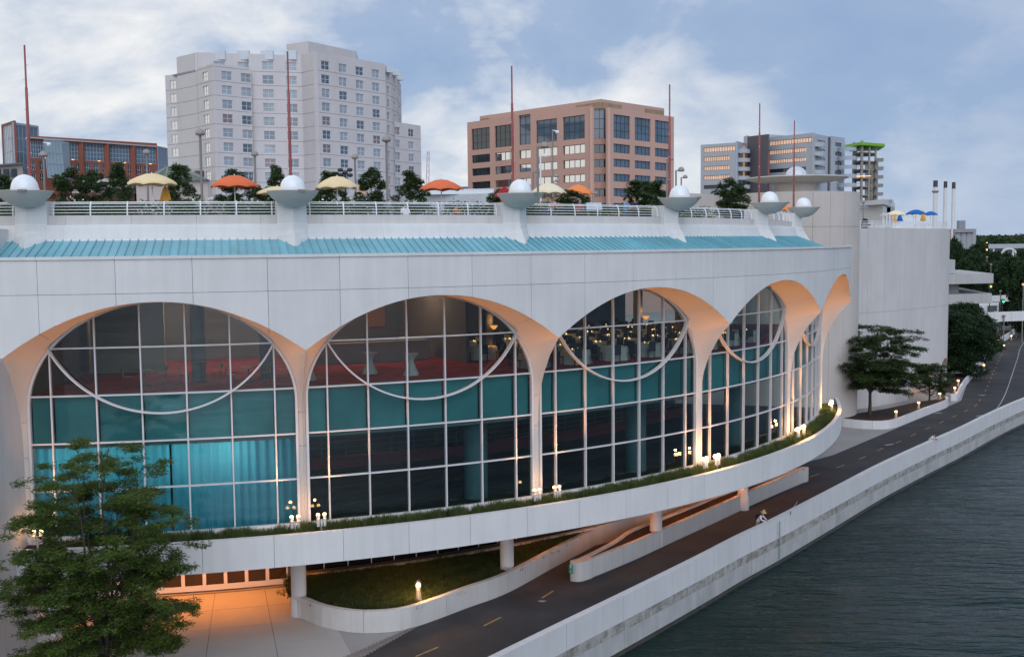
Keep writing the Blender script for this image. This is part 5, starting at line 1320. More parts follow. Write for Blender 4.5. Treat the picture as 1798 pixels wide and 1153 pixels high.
for xa, xb in ((846, 861), (961, 1054)):
    a, b = V2(xa, 312-(xa-845)*34.5/211-.3), V2(xb, 312-(xb-845)*34.5/211-.3); ob('louvre_screen', MB().beam((a.x, a.y, ZO(34.4)), (b.x, b.y, ZO(34.4)), .2, 2.4), scr, off, -ofb)
for xa, xb in ((1058, 1092), (1132, 1165)):
    a, b = V2(xa, 277.5+(xa-1056)*20.5/110-.3), V2(xb, 277.5+(xb-1056)*20.5/110-.3); ob('louvre_screen', MB().beam((a.x, a.y, ZO(34.4)), (b.x, b.y, ZO(34.4)), .2, 2.4), scr, off, -ofb)

# ---- brick and glass building at the left
brick = mat('red_brick', (.25, .085, .06), .85, .10, .6)
bb = empty('brick_building', (V2(160, 300).x, 300, 0), 0, 'red brick building with tall blue glass bays at the left', 'building'); bbb = bb.location.copy()
CB = lambda x: x*.178
p0, p1 = V2(57, 300), V2(282, 326); rects = []; kinds = []
def yz(y, x): # picture row at column x -> height on the face
    u = face_u(p0, p1, x)/(p1-p0).length; Y = 300+26*u; return zat(x, y, Y)
for a, b in ((325, 495), (690, 835), (865, 1090), (1118, 1338), (1365, 1570)):
    xm = CB((a+b)/2); t = ((a+b)/2-325)/1245; yt, ybm = 200+.178*(262+t*66), 200+.178*(432+t*62)
    rects.append((face_u(p0, p1, CB(a)), face_u(p0, p1, CB(b)), yz(ybm, xm), yz(yt, xm))); kinds.append((7 if b-a > 160 else 5, 4))
for cx_ in (358, 454, 722, 810, 898, 984, 1070, 1153, 1234, 1318, 1400, 1480):
    t = (cx_-325)/1245
    for off_ in (0, 118):
        xm = CB(cx_); y0 = 200+.178*(462+off_+t*54); rects.append((face_u(p0, p1, CB(cx_-28)), face_u(p0, p1, CB(cx_+28)), yz(y0+15.5, xm), yz(y0, xm))); kinds.append((3, 2))
ob('wall', wall_holes(p0, p1, 0, zat(57, 238, 300), rects, .4), brick, bb, -bbb)
steel = mat('grey_blue_mullion', (.30, .36, .42), .5)
for r, (nx, ny) in zip(rects, kinds): window(bb, p0, p1, r, steel, fg_dark if nx == 3 else fg_blue, nx, ny, .35, .14, bbb)
cr_ = MB(); a, b = p0-Vector((0, .6)), p1-Vector((0, .6)); zc2 = zat(57, 242, 300); cr_.beam((a.x, a.y, zc2), (b.x, b.y, zc2-.4), 1.2, .35); ob('cornice', cr_, mat('grey_cornice', (.4, .36, .35), .6), bb, -bbb)
for x in (150.5, 195, 240): 
    p = p0+(p1-p0).normalized()*face_u(p0, p1, x); ob('pilaster', MB().box((p.x, p.y-.3, zc2/2), (1.4, .8, zc2)), mat('dark_brick', (.24, .08, .055), .85, .1), bb, -bbb)
for x, y in ((79, 278), (128, 281.5), (174, 284), (219, 287), (264, 289)):
    p = at(x, y, 297); o = ob('facade_lamp', MB().lathe([(.001, 0), (.3, .1), (.45, .25), (.001, .3)], n=12), emis('facade_lamp_glow', (1, .6, .25), 1.2), bb, p-bbb)
# glass atrium that leans forward
aa, ab = V2(90, 296), V2(119, 299); za, zb2 = zat(95, 247, 297), zat(100, 312, 297)
atr = MB().add([(aa.x, aa.y-1.5, za), (ab.x, ab.y-1.5, za), (ab.x, ab.y, zb2), (aa.x, aa.y, zb2), (aa.x, aa.y+4, za), (ab.x, ab.y+4, za), (ab.x, ab.y+4, zb2), (aa.x, aa.y+4, zb2)], [(0, 3, 2, 1), (0, 1, 5, 4), (1, 2, 6, 5), (0, 4, 7, 3)])
ag = ob('glass_atrium', atr, mat('atrium_glass', (.30, .42, .48), .08, .1, .4, spec=.8), bb, -bbb)
am = MB()
for t in np.linspace(0, 1, 6):
    q, w = aa.lerp(ab, t), None; am.beam((q.x, q.y-1.6, za), (q.x, q.y-.1, zb2), .2)
for t in (0, .33, .62, 1): am.beam((aa.x, aa.y-1.6+1.5*t, za+(zb2-za)*t), (ab.x, ab.y-1.6+1.5*t, za+(zb2-za)*t), .22)
ob('atrium_mullion', am, steel, bb, -bbb, kind='stuff')
# corner tower of the brick building
for xa, Ya, xb, Yb, yt, m_, gx in ((12, 318, 34, 308, 219, brick, (13.5, 30)), (34, 308, 77, 318, 214.5, steel, (36, 75.5))):
    a, b = V2(xa, Ya), V2(xb, Yb); r = (face_u(a, b, gx[0]), face_u(a, b, gx[1]), 20, zat(xa, yt+4, Ya))
    ob('tower_wall', wall_holes(a, b, 0, zat(xa, yt, Ya), [r], .4), m_, bb, -bbb); window(bb, a, b, r, steel, fg_cur if xa == 12 else fg_blue, 6, 9, .3, .22, bbb)
a, b = V2(282, 326), V2(305, 336); r = (face_u(a, b, 284), face_u(a, b, 304), 18, zat(290, 260, 330)); ob('side_wall', wall_holes(a, b, 0, zat(290, 258, 330), [r]), steel, bb, -bbb); window(bb, a, b, r, steel, fg_blue, 4, 6, .3, .2, bbb)
# low annex with flat roof, and grey shed
def simple_block(name, pts, z1, m_, label, cat='building', extra=None, z0=0):
    c = sum(pts, Vector((0, 0)))/len(pts); t = empty(name, (c.x, c.y, 0), 0, label, cat)
    ob('wall', MB().prism([(p.x-c.x, p.y-c.y) for p in pts], z0, z1), m_, t); return t, Vector((c.x, c.y, 0))
greyb = mat('grey_render', (.30, .28, .27), .8, .06)
t, b0 = simple_block('annex_building', [V2(-10, 210), V2(46, 205), V2(48, 225), V2(-10, 232)], zat(20, 290, 206), greyb, 'grey flat-roofed annex at the far left behind the terrace')
ob('roof_edge', MB().prism([(p.x-b0.x, p.y-b0.y) for p in (V2(-10, 209), V2(46.5, 204), V2(49, 226), V2(-10, 233))], zat(20, 290, 206), zat(20, 287, 206)), mat('roof_dark', (.12, .12, .13), .7), t)
for x in (3, 17, 31): p = V2(x, 206.5-x*.02); ob('window', MB().box((p.x-b0.x, p.y-b0.y, zat(x, 304, 206)), (1.0, .3, 1.6)), fg_dark, t)
# green-roofed hip house
a0, a1, a2, a3 = V2(238, 104), V2(372, 100), V2(372, 124), V2(238, 130); ze = zat(300, 318, 101); zr = zat(320, 289, 112)
c = (a0+a1+a2+a3)/4; hs = empty('hip_roof_house', (c.x, c.y, 0), 0, 'small pale house with dark green hipped metal roof', 'house')
rel = lambda v, z: (v.x-c.x, v.y-c.y, z)
green = mat('green_metal_roof', (.075, .125, .115), .5, .06, .6)
w = [Vector((p.x*.98+c.x*.02, p.y*.98+c.y*.02)) for p in (a0, a1, a2, a3)]
rects = []
wl0, wl1 = V2(243, 104.3), V2(368, 100.6)
for x in (262, 272, 335, 348, 361): u = face_u(wl0, wl1, x); rects.append((u-.28, u+.28, 19.3, 20.9)); rects.append((u-.28, u+.28, 21.4, 22.4))
ob('wall', wall_holes(wl0, wl1, 17, ze, rects, .2), mat('pale_pink_render', (.50, .44, .42), .8, .05), hs, -Vector((c.x, c.y, 0)))
for r in rects: window(hs, wl0, wl1, r, white_frame, fg_cur, 2, 1, .15, .05, Vector((c.x, c.y, 0)))
ob('side_wall', MB().prism([(p.x-c.x, p.y-c.y) for p in (wl0+Vector((0, .7)), wl1+Vector((0, .7)), w[2], w[3])], 17, ze-.02), MATS['pale_pink_render'], hs)
r0, r1 = V2(296, 114.5), V2(324, 113.5)
ov = [a0, a1, a2, a3]
rf = ob('roof', MB().add([rel(p, ze) for p in ov]+[rel(r0, zr), rel(r1, zr)], [(0, 1, 5, 4), (1, 2, 5), (2, 3, 4, 5), (3, 0, 4), (3, 2, 1, 0)]), green, hs)
sm_ = MB()
for t in np.linspace(.03, .97, 26):
    e_ = a0.lerp(a1, t); tr = r0.lerp(r1, min(1, max(0, (t-.40)/.24)));
    sm_.beam(rel(e_, ze+.04), rel(tr, zr+.03) if .40 <= t <= .64 else rel(e_.lerp(r0 if t < .4 else r1, (t/.40) if t < .4 else (1-t)/.36), ze+.04+(zr-ze)*((t/.40) if t < .4 else (1-t)/.36)), .05, .06)
ob('roof_seam', sm_, green, rf, kind='stuff')
# low pavilion roofs at the left of the house
t, b0 = simple_block('low_pavilion', [V2(178, 120), V2(240, 116), V2(240, 132), V2(178, 135)], zat(210, 330, 118), mat('brown_brick', (.20, .11, .09), .85, .1), 'low brown brick pavilion with layered white roofs on the terrace')
for k, (xa, xb, y) in enumerate(((190, 243, 321), (183, 232, 332), (176, 215, 338))): p, q = V2(xa, 117), V2(xb, 114.5); ob('roof', MB().beam((p.x-b0.x, p.y-b0.y, zat(xa, y, 117)), (q.x-b0.x, q.y-b0.y, zat(xa, y, 117)), 6, .35), mat('white_roof_edge', (.5, .48, .47), .7), t)
# glass vault canopy and low buildings between hotel and office
t, b0 = simple_block('long_shed', [V2(748, 190), V2(868, 186), V2(868, 205), V2(748, 210)], zat(800, 341, 188), mat('pale_shed', (.48, .5, .52), .5, .05), 'long pale low roof seen between hotel and office', 'building')
ob('vault_roof', MB().add([(x*8-b0.x+V2(808, 190).x, dy+190-b0.y, zat(800, 341, 188)+z) for x in (-.72, .75) for dy, z in ((-2, 0), (0, .8), (4, 1.2), (10, .8))], [(0, 4, 5, 1), (1, 5, 6, 2), (2, 6, 7, 3)]), mat('vault_glass', (.55, .6, .64), .3, .05), t)
t, b0 = simple_block('far_roofs', [V2(744, 330), V2(848, 330), V2(848, 345), V2(744, 345)], zat(800, 328, 330), mat('far_stone', (.33, .31, .31), .8, .15, .3), 'distant grey stone roofs between hotel and office')
for k in range(7): p = V2(752+k*13, 329.5); ob('window', MB().box((p.x-b0.x, p.y-b0.y, zat(800, 333, 330)), (1.4, .3, 1.2)), fg_dark, t)
# crane boom
p, q = at(744, 345, 420), at(752, 265, 420); t = empty('crane_boom', (p.x, p.y, 0), 0, 'thin pink lattice crane boom right of the hotel', 'crane'); pb0 = Vector((p.x, p.y, 0)); mb = MB()
pl = p.copy(); pl.z = 0
for s in (-.9, .9): ob('chord', MB().beam(Vector((s*1.2, 0, 0)), q-pb0+Vector((s*.4, 0, 0)), .25), mat('crane_pink', (.5, .3, .32), .6), t)
lt = MB()
for i in range(24):
    u0, u1 = i/24, (i+1)/24; s = 1 if i % 2 else -1; A = (q-pb0)*u0; B = (q-pb0)*u1; lt.beam(A+Vector((s*1.1*(1-u0*.6), 0, 0)), B+Vector((-s*1.1*(1-u1*.6), 0, 0)), .14)
ob('lattice', lt, MATS['crane_pink'], t, kind='stuff')

# ---- apartments at the right
apm = mat('apartment_panel', (.40, .43, .47), .6, .04, .2); apd = mat('apartment_core', (.10, .095, .11), .7, .05, .2)
ap = empty('apartment_block', (V2(1340, 390).x, 390, 0), 0, 'grey modern apartment block with long window bands and round balconies', 'building'); apb = ap.location.copy()
CA = lambda x: 1220+x*.19466; YA = lambda y: 220+y*.19466
def ap_face(x0, Y0, x1, Y1, ytop, m_, bands, pane, nx=10, nm='wall'):
    p0, p1 = V2(x0, Y0), V2(x1, Y1); rects = []
    for a, b, c, f in bands: rects.append((face_u(p0, p1, a), face_u(p0, p1, b), zat(x0, f, Y0), zat(x0, c, Y0)))
    ob(nm, wall_holes(p0, p1, 0, zat(x0, ytop, Y0), rects, .35), m_, ap, -apb)
    for i, r in enumerate(rects): window(ap, p0, p1, r, dark_frame, pane[i] if isinstance(pane, list) else pane, nx, 1, .3, .12, apb)
fg_sun = mat('sunset_reflection_pane', (.35, .25, .2), .12, .5, .8, spec=.8, emit=(1, .62, .42), estr=.42)  # sunset reflection put into the pane colour as warm tint and glow
bA = [(CA(78), CA(358 if k == 0 else 310), YA(205+k*84.5), YA(250+k*82)) for k in range(6)]
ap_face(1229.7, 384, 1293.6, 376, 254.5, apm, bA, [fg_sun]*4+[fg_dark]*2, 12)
ap_face(1293.6, 376, 1312, 388, 248, apm, [], fg_dark)
ap_face(1304.5, 384, 1311, 380, 240, apm, [], fg_dark); ap_face(1311, 380, 1347, 372, 240, apd, [], fg_dark, nm='core_wall')
bB = [(CA(665), CA(1065 if k == 0 else 995), YA(150+k*84), YA(192+k*81)) for k in range(5)]
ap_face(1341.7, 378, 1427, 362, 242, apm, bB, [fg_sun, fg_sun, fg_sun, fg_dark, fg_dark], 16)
ap_face(1427, 362, 1451.6, 372, 234.5, apm, [(CA(1095), CA(1165), YA(125+k*78), YA(185+k*78)) for k in range(4)], fg_cur, 2)
ap_face(1451.6, 374, 1458, 378, 240, apd, [], fg_dark, nm='core_wall')
ap_face(1457, 376, 1481, 383, 239, apm, [(CA(1255), CA(1312), YA(150+k*85), YA(185+k*84)) for k in range(4)], fg_blue, 3)
rfp = [V2(1232, 387), V2(1294, 380), V2(1346, 382), V2(1427, 366), V2(1450, 377), V2(1480, 390), V2(1480, 420), V2(1232, 420)]
ob('roof', MB().prism([(p.x, p.y) for p in rfp], zat(1293.6, 262, 376), zat(1293.6, 257, 376)), apm, ap, -apb)
ob('lift_house', MB().prism([(p.x, p.y) for p in (V2(1346, 382), V2(1376, 386), V2(1376, 396), V2(1346, 396))], 40, zat(1350, 236, 382)), apm, ap, -apb)
def balcony(x, y, Y, r, m_=apm, parent=ap, base=apb, glow=False):
    p = at(x, y, Y); z = p.z
    b = MB(); b.lathe([(r, z-1.0), (r, z+.35), (r-.18, z+.35), (r-.18, z-.75), (.01, z-.75), (.01, z-1.0)], (p.x, p.y, 0), 20, a0=math.pi, a1=2*math.pi, smooth=False)
    o = ob('balcony', b, m_, parent, -base)
for k in range(5): balcony(1302, YA(230+k*80), 379, 3.0)
for k in range(5): balcony(1433, YA(172+k*82), 365, 3.2)
for k in range(5): balcony(1486, YA(212+k*80.5), 380, 3.4)
for x, ys in ((1306, (200, 275, 355, 440)),):
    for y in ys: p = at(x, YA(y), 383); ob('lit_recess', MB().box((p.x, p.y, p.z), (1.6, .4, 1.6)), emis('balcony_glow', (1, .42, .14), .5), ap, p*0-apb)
# concrete frame tower with green roof
gt = empty('green_roof_tower', (V2(1515, 395).x, 395, 0), 0, 'unfinished open concrete frame tower with bright lime green roof edge', 'building'); gtb = gt.location.copy()
lime = mat('lime_fascia', (.18, .42, .03), .6); cf = mat('raw_concrete', (.30, .28, .26), .85, .1)
q = [V2(1481, 400), V2(1509, 389), V2(1551, 397), V2(1540, 415), V2(1490, 418)]
ob('roof', MB().prism([(p.x-gtb.x, p.y-gtb.y) for p in q], zat(1509, 254.5, 389), zat(1509, 249.5, 389)), lime, gt)
for k in range(8):
    z = zat(1509, YA(235+k*78), 390); qq = [V2(1496, 398), V2(1510, 391), V2(1536, 397), V2(1532, 410), V2(1498, 412)]
    ob('floor_slab', MB().prism([(p.x-gtb.x, p.y-gtb.y) for p in qq], z-.35, z), cf, gt)
    if k: p = V2(1541, 396); ob('balcony', MB().box((p.x-gtb.x, p.y-gtb.y, z-.1), (2.6, 2.4, .25)), cf, gt); ob('balcony_rail', MB().box((p.x-gtb.x, p.y-gtb.y-1.2, z+.5), (2.6, .08, .9)), grey_metal, gt)
    ob('slab_rail', MB().beam((V2(1496, 396).x-gtb.x, 396-gtb.y, z+.9), (V2(1511, 389.5).x-gtb.x, 389.5-gtb.y, z+.9), .1), grey_metal, gt)
for x, Y in ((1497, 398), (1511, 392), (1524, 394), (1535, 397), (1500, 408)): p = V2(x, Y); ob('column', MB().box((p.x-gtb.x, p.y-gtb.y, 27), (.8, .8, zat(1509, 256, 389)*2-54 if False else 54)), cf, gt) if x < 1513 else ob('column', MB().box((p.x-gtb.x, p.y-gtb.y, 26), (.6, .6, 52)), cf, gt)
ob('stair_core', MB().prism([(p.x-gtb.x, p.y-gtb.y) for p in (V2(1517, 396), V2(1540, 398.5), V2(1540, 410), V2(1517, 410))], 0, zat(1530, 284, 397)), mat('tan_block', (.42, .36, .29), .85, .1), gt)
for k in range(7): p = V2(1528, 396.6); ob('window', MB().box((p.x-gtb.x, p.y-gtb.y-.4, zat(1528, 300+k*15, 396)), (.9, .3, 2.0)), fg_dark, gt)
ob('string_lights', MB().beam((V2(1496, 394).x-gtb.x, 394-gtb.y, zat(1505, 308.5, 390)), (V2(1527, 389).x-gtb.x, 389-gtb.y, zat(1505, 309.5, 390)), .25), emis('string_glow', (1, .5, .15), 1.6), gt)

# ---- white low building and stacks
wb = mat('white_render', (.62, .62, .62), .7, .05)
t, b0 = simple_block('white_lowrise', [V2(1500, 168), V2(1549, 160), V2(1568, 176), V2(1568, 196), V2(1500, 196)], zat(1530, 361, 164), wb, 'white flat-roofed low-rise behind the round tower')
for nm, pts_, ya, yb, m_ in (('roof_slab', [V2(1500, 166), V2(1550, 158), V2(1570, 175), V2(1570, 198), V2(1500, 198)], 361, 353, wb), ('upper_storey', [V2(1538, 176), V2(1563, 172), V2(1568, 182), V2(1540, 190)], 353, 345, wb)):
    ob(nm, MB().prism([(p.x-b0.x, p.y-b0.y) for p in pts_], zat(1530, ya, 164), zat(1530, yb, 164)), m_, t)
for x, y, w_, h_ in ((1515, 363, 1.5, .5), (1556, 368, 1.2, .9), (1563, 369, 1.2, .9), (1561, 354, .8, .5)): p = at(x, y, 162 if x < 1550 else 166); ob('window', MB().box((p.x-b0.x, p.y-b0.y, p.z), (w_, .4, h_)), fg_blue, t)
for k in range(6): p = V2(1550+k*5.5, 150); ob('pergola_post', MB().box((p.x-b0.x, p.y-b0.y, zat(1560, 384, 150)), (.25, .25, 1.6)), wb, t)
ob('pergola_beam', MB().beam((V2(1548, 150).x-b0.x, 150-b0.y, zat(1560, 377.5, 150)), (V2(1583, 152).x-b0.x, 152-b0.y, zat(1560, 377.5, 150)), .8, .3), wb, t)
for x, yt, w_, lab in ((1641, 317, 7.5, 'thickest and leftmost white smokestack with dark tip'), (1658.5, 318.5, 6, 'middle white smokestack with dark tip'), (1673, 320, 6, 'rightmost white smokestack with dark tip')):
    Y = 620; p = at(x, 400, Y); r = w_/2/FPX*Y; zt3 = zat(x, yt, Y); zb3 = zat(x, yt+11.5, Y); t = empty('smokestack', (p.x, p.y, 0), 0, lab, 'smokestack', 'white smokestacks')
    ob('shaft', MB().lathe([(r*1.12, 0), (r, zb3)], n=24), mat('stack_white', (.62, .62, .63), .6, .05, .05), t); ob('tip', MB().lathe([(r*1.02, zb3), (r*1.02, zt3), (.01, zt3)], n=24), mat('stack_dark', (.045, .045, .05), .7), t)
    if x == 1641: ob('gallery', MB().lathe([(r, zat(x, 339, Y)), (r*1.6, zat(x, 336.5, Y)), (r*1.6, zat(x, 335, Y)), (r, zat(x, 335, Y))], n=24), grey_metal, t)
# silos / plant
pc = at(1690, 420, 520); silo = empty('grain_silos', (pc.x, pc.y, 0), 0, 'grey concrete silos below the smokestacks', 'silo'); sg2 = mat('silo_concrete', (.27, .28, .30), .85, .08, .1, streak=.2)
for x in (1680, 1690, 1699, 1707): p = at(x, 420, 520)-pc; ob('silo', MB().lathe([(1.75, 0), (1.75, zat(1690, 402, 520)), (.01, zat(1690, 402, 520))], (p.x, p.y, 0), 20), sg2, silo)
p = at(1692, 395, 520)-pc; ob('head_house', MB().box((p.x, 3, zat(1692, 403, 520)), (3.0, 3, zat(1692, 387, 520)*2-zat(1692, 403, 520)*2)), sg2, silo)
ob('band', MB().box((at(1694, 405, 517).x-pc.x, -2, zat(1694, 405, 518)), (9.4, 1.0, 1.6)), sg2, silo)
p = at(1672, 412, 500)-pc; ob('brick_wing', MB().box((p.x, -12, zat(1672, 402, 500)/2), (3.4, 4, zat(1672, 402, 500))), brick, silo)
# parking ramp decks beyond the drum
pr = mat('ramp_concrete', (.45, .44, .43), .8, .08, .3, streak=.25)
ramp_ = empty('parking_ramp', (V2(1700, 165).x, 165, 0), 0, 'stacked open concrete parking decks right of the drum block', 'parking ramp'); rb0 = ramp_.location.copy()
def deck(xa, xb, yt, yb, Y, nm='deck_edge', dep=22):
    a, b = V2(xa, Y), V2(xb, Y+3); c2, d2 = V2(xb, Y+3)+Vector((4, dep)), V2(xa, Y)+Vector((2, dep))
    ob(nm, MB().prism([(p.x-rb0.x, p.y-rb0.y) for p in (a, b, c2, d2)], zat(xb, yb, Y+3), zat(xb, yt, Y+3)), pr, ramp_)
deck(1655, 1678, 456, 480, 160, 'stair_head'); deck(1650, 1746, 480, 497, 160); deck(1650, 1744, 515, 532, 160)
for x, ya, yb in ((1668, 497, 515), (1672, 532, 552)): p = V2(x, 166); ob('column', MB().box((p.x-rb0.x, p.y-rb0.y, (zat(x, ya, 166)+zat(x, yb, 166))/2), (2.6, 1.0, zat(x, ya, 166)-zat(x, yb, 166))), pr, ramp_)
bw = empty('bridge_wall', (V2(1730, 175).x, 175, 0), 0, 'long white approach bridge wall crossing at the far right', 'bridge'); b0 = bw.location.copy()
for xa, xb, yt, yb, Y in ((1655, 1840, 551, 568, 172), (1742, 1850, 519, 530, 215), (1700, 1850, 568, 585, 230)):
    for i in range(6):
        a, b = V2(xa+(xb-xa)*i/6, Y+i), V2(xa+(xb-xa)*(i+.985)/6, Y+i+1); ob('wall_panel', MB().beam((a.x-b0.x, a.y-b0.y, (zat(xa, yt, Y)+zat(xa, yb, Y))/2), (b.x-b0.x, b.y-b0.y, (zat(xa, yt, Y)+zat(xa, yb, Y))/2), .5, zat(xa, yt, Y)-zat(xa, yb, Y)), concrete, bw)
t, b0 = simple_block('toll_booth', [V2(1722, 200), V2(1757, 202), V2(1757, 210), V2(1722, 208)], zat(1740, 535, 202), wb, 'small pale booth beside the parking ramp exit')
p = V2(1745, 200.8); ob('opening', MB().box((p.x-b0.x, p.y-b0.y, zat(1745, 541, 201)), (1.6, .5, 1.0)), fg_dark, t)
# far arched white hall and small buildings among trees
t, b0 = simple_block('white_exhibition_hall', [V2(1738, 560), V2(1850, 560), V2(1850, 600), V2(1738, 600)], zat(1760, 436, 560), wb, 'long white hall with arched entrance far right')
ob('roof', MB().prism([(p.x-b0.x, p.y-b0.y) for p in (V2(1736, 556), V2(1852, 556), V2(1852, 604), V2(1736, 604))], zat(1760, 436, 560), zat(1760, 429, 560)), mat('hall_roof', (.35, .38, .42), .6), t)
for x in (1745, 1762, 1779, 1796): p = V2(x, 557); ob('column', MB().box((p.x-b0.x, p.y-b0.y, zat(x, 446, 557)/1), (.8, .8, 9)), wb, t)
ob('dark_recess', MB().box((V2(1790, 558).x-b0.x, 558-b0.y, zat(1770, 441.5, 558)), (30, 1.2, 2.2)), fg_dark, t)
ar = MB()
P = [(V2(1769, 554).x-b0.x+4.2*math.cos(q), 552-b0.y, zat(1769, 452, 554)+4.6*math.sin(q)) for q in np.linspace(0, math.pi, 15)]
for a, b in zip(P, P[1:]): ar.beam(a, b, 1.0, .8)
ob('entrance_arch', ar, wb, t)
t, b0 = simple_block('round_white_house', [V2(1676, 360), V2(1690, 352), V2(1704, 356), V2(1706, 370), V2(1678, 374)], zat(1690, 443, 355), wb, 'low white rounded building below the silos')
for x in (1686, 1694, 1699): p = V2(x, 353.5); ob('window', MB().box((p.x-b0.x, p.y-b0.y, zat(x, 450, 354)), (.8, .4, 1.4)), fg_dark, t)
ob('roof', MB().prism([(p.x-b0.x, p.y-b0.y) for p in (V2(1675, 359), V2(1690, 350), V2(1706, 355), V2(1708, 372), V2(1676, 376))], zat(1690, 443, 355), zat(1690, 441, 355)), mat('grey_roof', (.3, .29, .3), .7), t)
# trees far right: individual crowns
tkm2, Qm2 = [], []
for sd in (51, 52):
    tk, Q = tree_mesh(11, 5.2, 1.5, 60, 300, .75, .4, .25, sd, .35, (1.6, 1.6, 1.1), (0, 0), 'round', 4, .2); tkm2.append(tk.mesh('trunk', [bark])); Qm2.append(quads_mesh('crown', Q, lf_bg))
k = 0
for x, yt, Y, wpx, lab in ((1700, 440, 300, 40, 'dark tree below the silos'), (1722, 430, 330, 44, 'lighter tree left of the white hall'), (1745, 444, 300, 50, 'tree in front of the white hall roof'), (1675, 425, 260, 36, 'dark tree behind the drum block corner'), (1712, 452, 250, 60, 'broad tree above the parking ramp'), (1695, 462, 230, 50, 'pale green tree just above the upper deck'),
                           (1740, 462, 240, 56, 'dark tree above the end of the upper deck'), (1780, 458, 220, 74, 'large round tree at the far right edge'), (1800, 470, 200, 60, 'tree cut by the right edge of the picture'), (1765, 448, 320, 40, 'tree beside the entrance arch'), (1795, 440, 330, 36, 'tree right of the entrance arch'), (1690, 500, 240, 50, 'tree seen between the parking decks'), (1720, 505, 245, 50, 'right-hand tree seen between the parking decks'), (1770, 490, 230, 60, 'dark tree below the large round one'), (1708, 535, 215, 44, 'low tree under the lower parking deck')):
    p = at(x, yt, Y); h = max(5, p.z); s = wpx/FPX*Y/11.5
    put_tree('park_tree', tkm2[k % 2], Qm2[k % 2], lf_bg, (p.x, p.y, 0), lab, 'tree', 'trees far right', k*1.7, (s, s, h/11.3)); k += 1
# wooded far shore
Q = []
for i in range(700):
    x = rng.uniform(1560, 1900); Y = rng.uniform(900, 1500); p = at(x, rng.uniform(417, 424), Y); Q.append(leaf_quads((p.x, p.y, max(6, p.z-5)), (14, 14, 8), 60, 5, 3, .2))
    Q.append(leaf_quads((p.x, p.y, 6), (14, 14, 7), 25, 5, 3, .2))
ob('far_woods', quads_mesh('far_woods', np.concatenate(Q), lf_bg), lf_bg, label='dark wooded shore on the far horizon', cat='woods', kind='stuff')
hl = MB(); V = []
for i in range(40):
    x = 1300+i*20; b = at(x, 424, 3200); V += [(b.x, 3200, 0), (b.x, 3200, zat(x, 418+2.5*math.sin(i*.7)+1.5*math.sin(i*1.9), 3200)), (b.x, 3500, 0)]
F = []
for i in range(39): F += [(3*i, 3*i+3, 3*i+4, 3*i+1), (3*i+1, 3*i+4, 3*i+5, 3*i+2)]
ob('hills', hl.add(V, F), mat('far_hill', (.06, .10, .13), .9), kind='structure')
# street lamps and traffic light far right
for x, yt, yb, Y, lab in ((1763, 555, 580, 175, 'small hooded path lamp above the bridge wall'), (1797, 500, 530, 190, 'cluster street lamp at the right edge'), (1786, 512, 535, 200, 'double-globe street lamp right of the ramp exit'), (1757, 512, 532, 205, 'single-globe street lamp left of the ramp exit'), (1740, 465, 480, 230, 'T-shaped street light above the parking deck'), (1733, 452, 480, 240, 'curved-arm street light above the parking deck')):
    p = at(x, yt, Y); t = empty('street_lamp', (p.x, p.y, 0), 0, lab, 'street lamp', 'street lamps far right')
    ob('pole', MB().tube([(0, 0, 0), (0, 0, p.z)], .09, 8), grey_metal, t); ob('lamp_head', MB().lathe([(.001, -.2), (.28, 0), (.22, .22), (.001, .3)], (0, 0, p.z), 12), emis('street_glow', (1, .7, .4), .7) if x in (1797,) else lampgrey, t)
for x, y, Y, col, nm, lab, s in ((1762, 529.5, 180, (.05, 1, .35), 'traffic_light', 'lit green traffic light at the ramp exit', 3), (1733, 438.5, 300, (1, .35, .06), 'sodium_lamp', 'bright orange sodium lamp among the far trees', 8), (1740, 503, 190, (1, .6, .1), 'amber_lamp', 'small amber light beside the parking deck', 2.5), (1733, 426, 500, (1, .6, .3), 'sodium_lamp', 'small warm light on the white hall wall', 3)):
    p = at(x, y, Y); t = empty(nm, (p.x, p.y, 0), 0, lab, 'lamp'); ob('pole', MB().tube([(0, .4, 0), (0, .4, p.z+.3)], .08, 8), dark_metal, t)
    ob('head', MB().box((0, .25, p.z), (.5, .35, .8)), dark_metal, t); ob('lens', MB().lathe([(.001, -.16), (.14, -.06), (.16, .06), (.001, .16)], (0, 0, p.z), 12), emis(nm+'_lens', col, s), t)
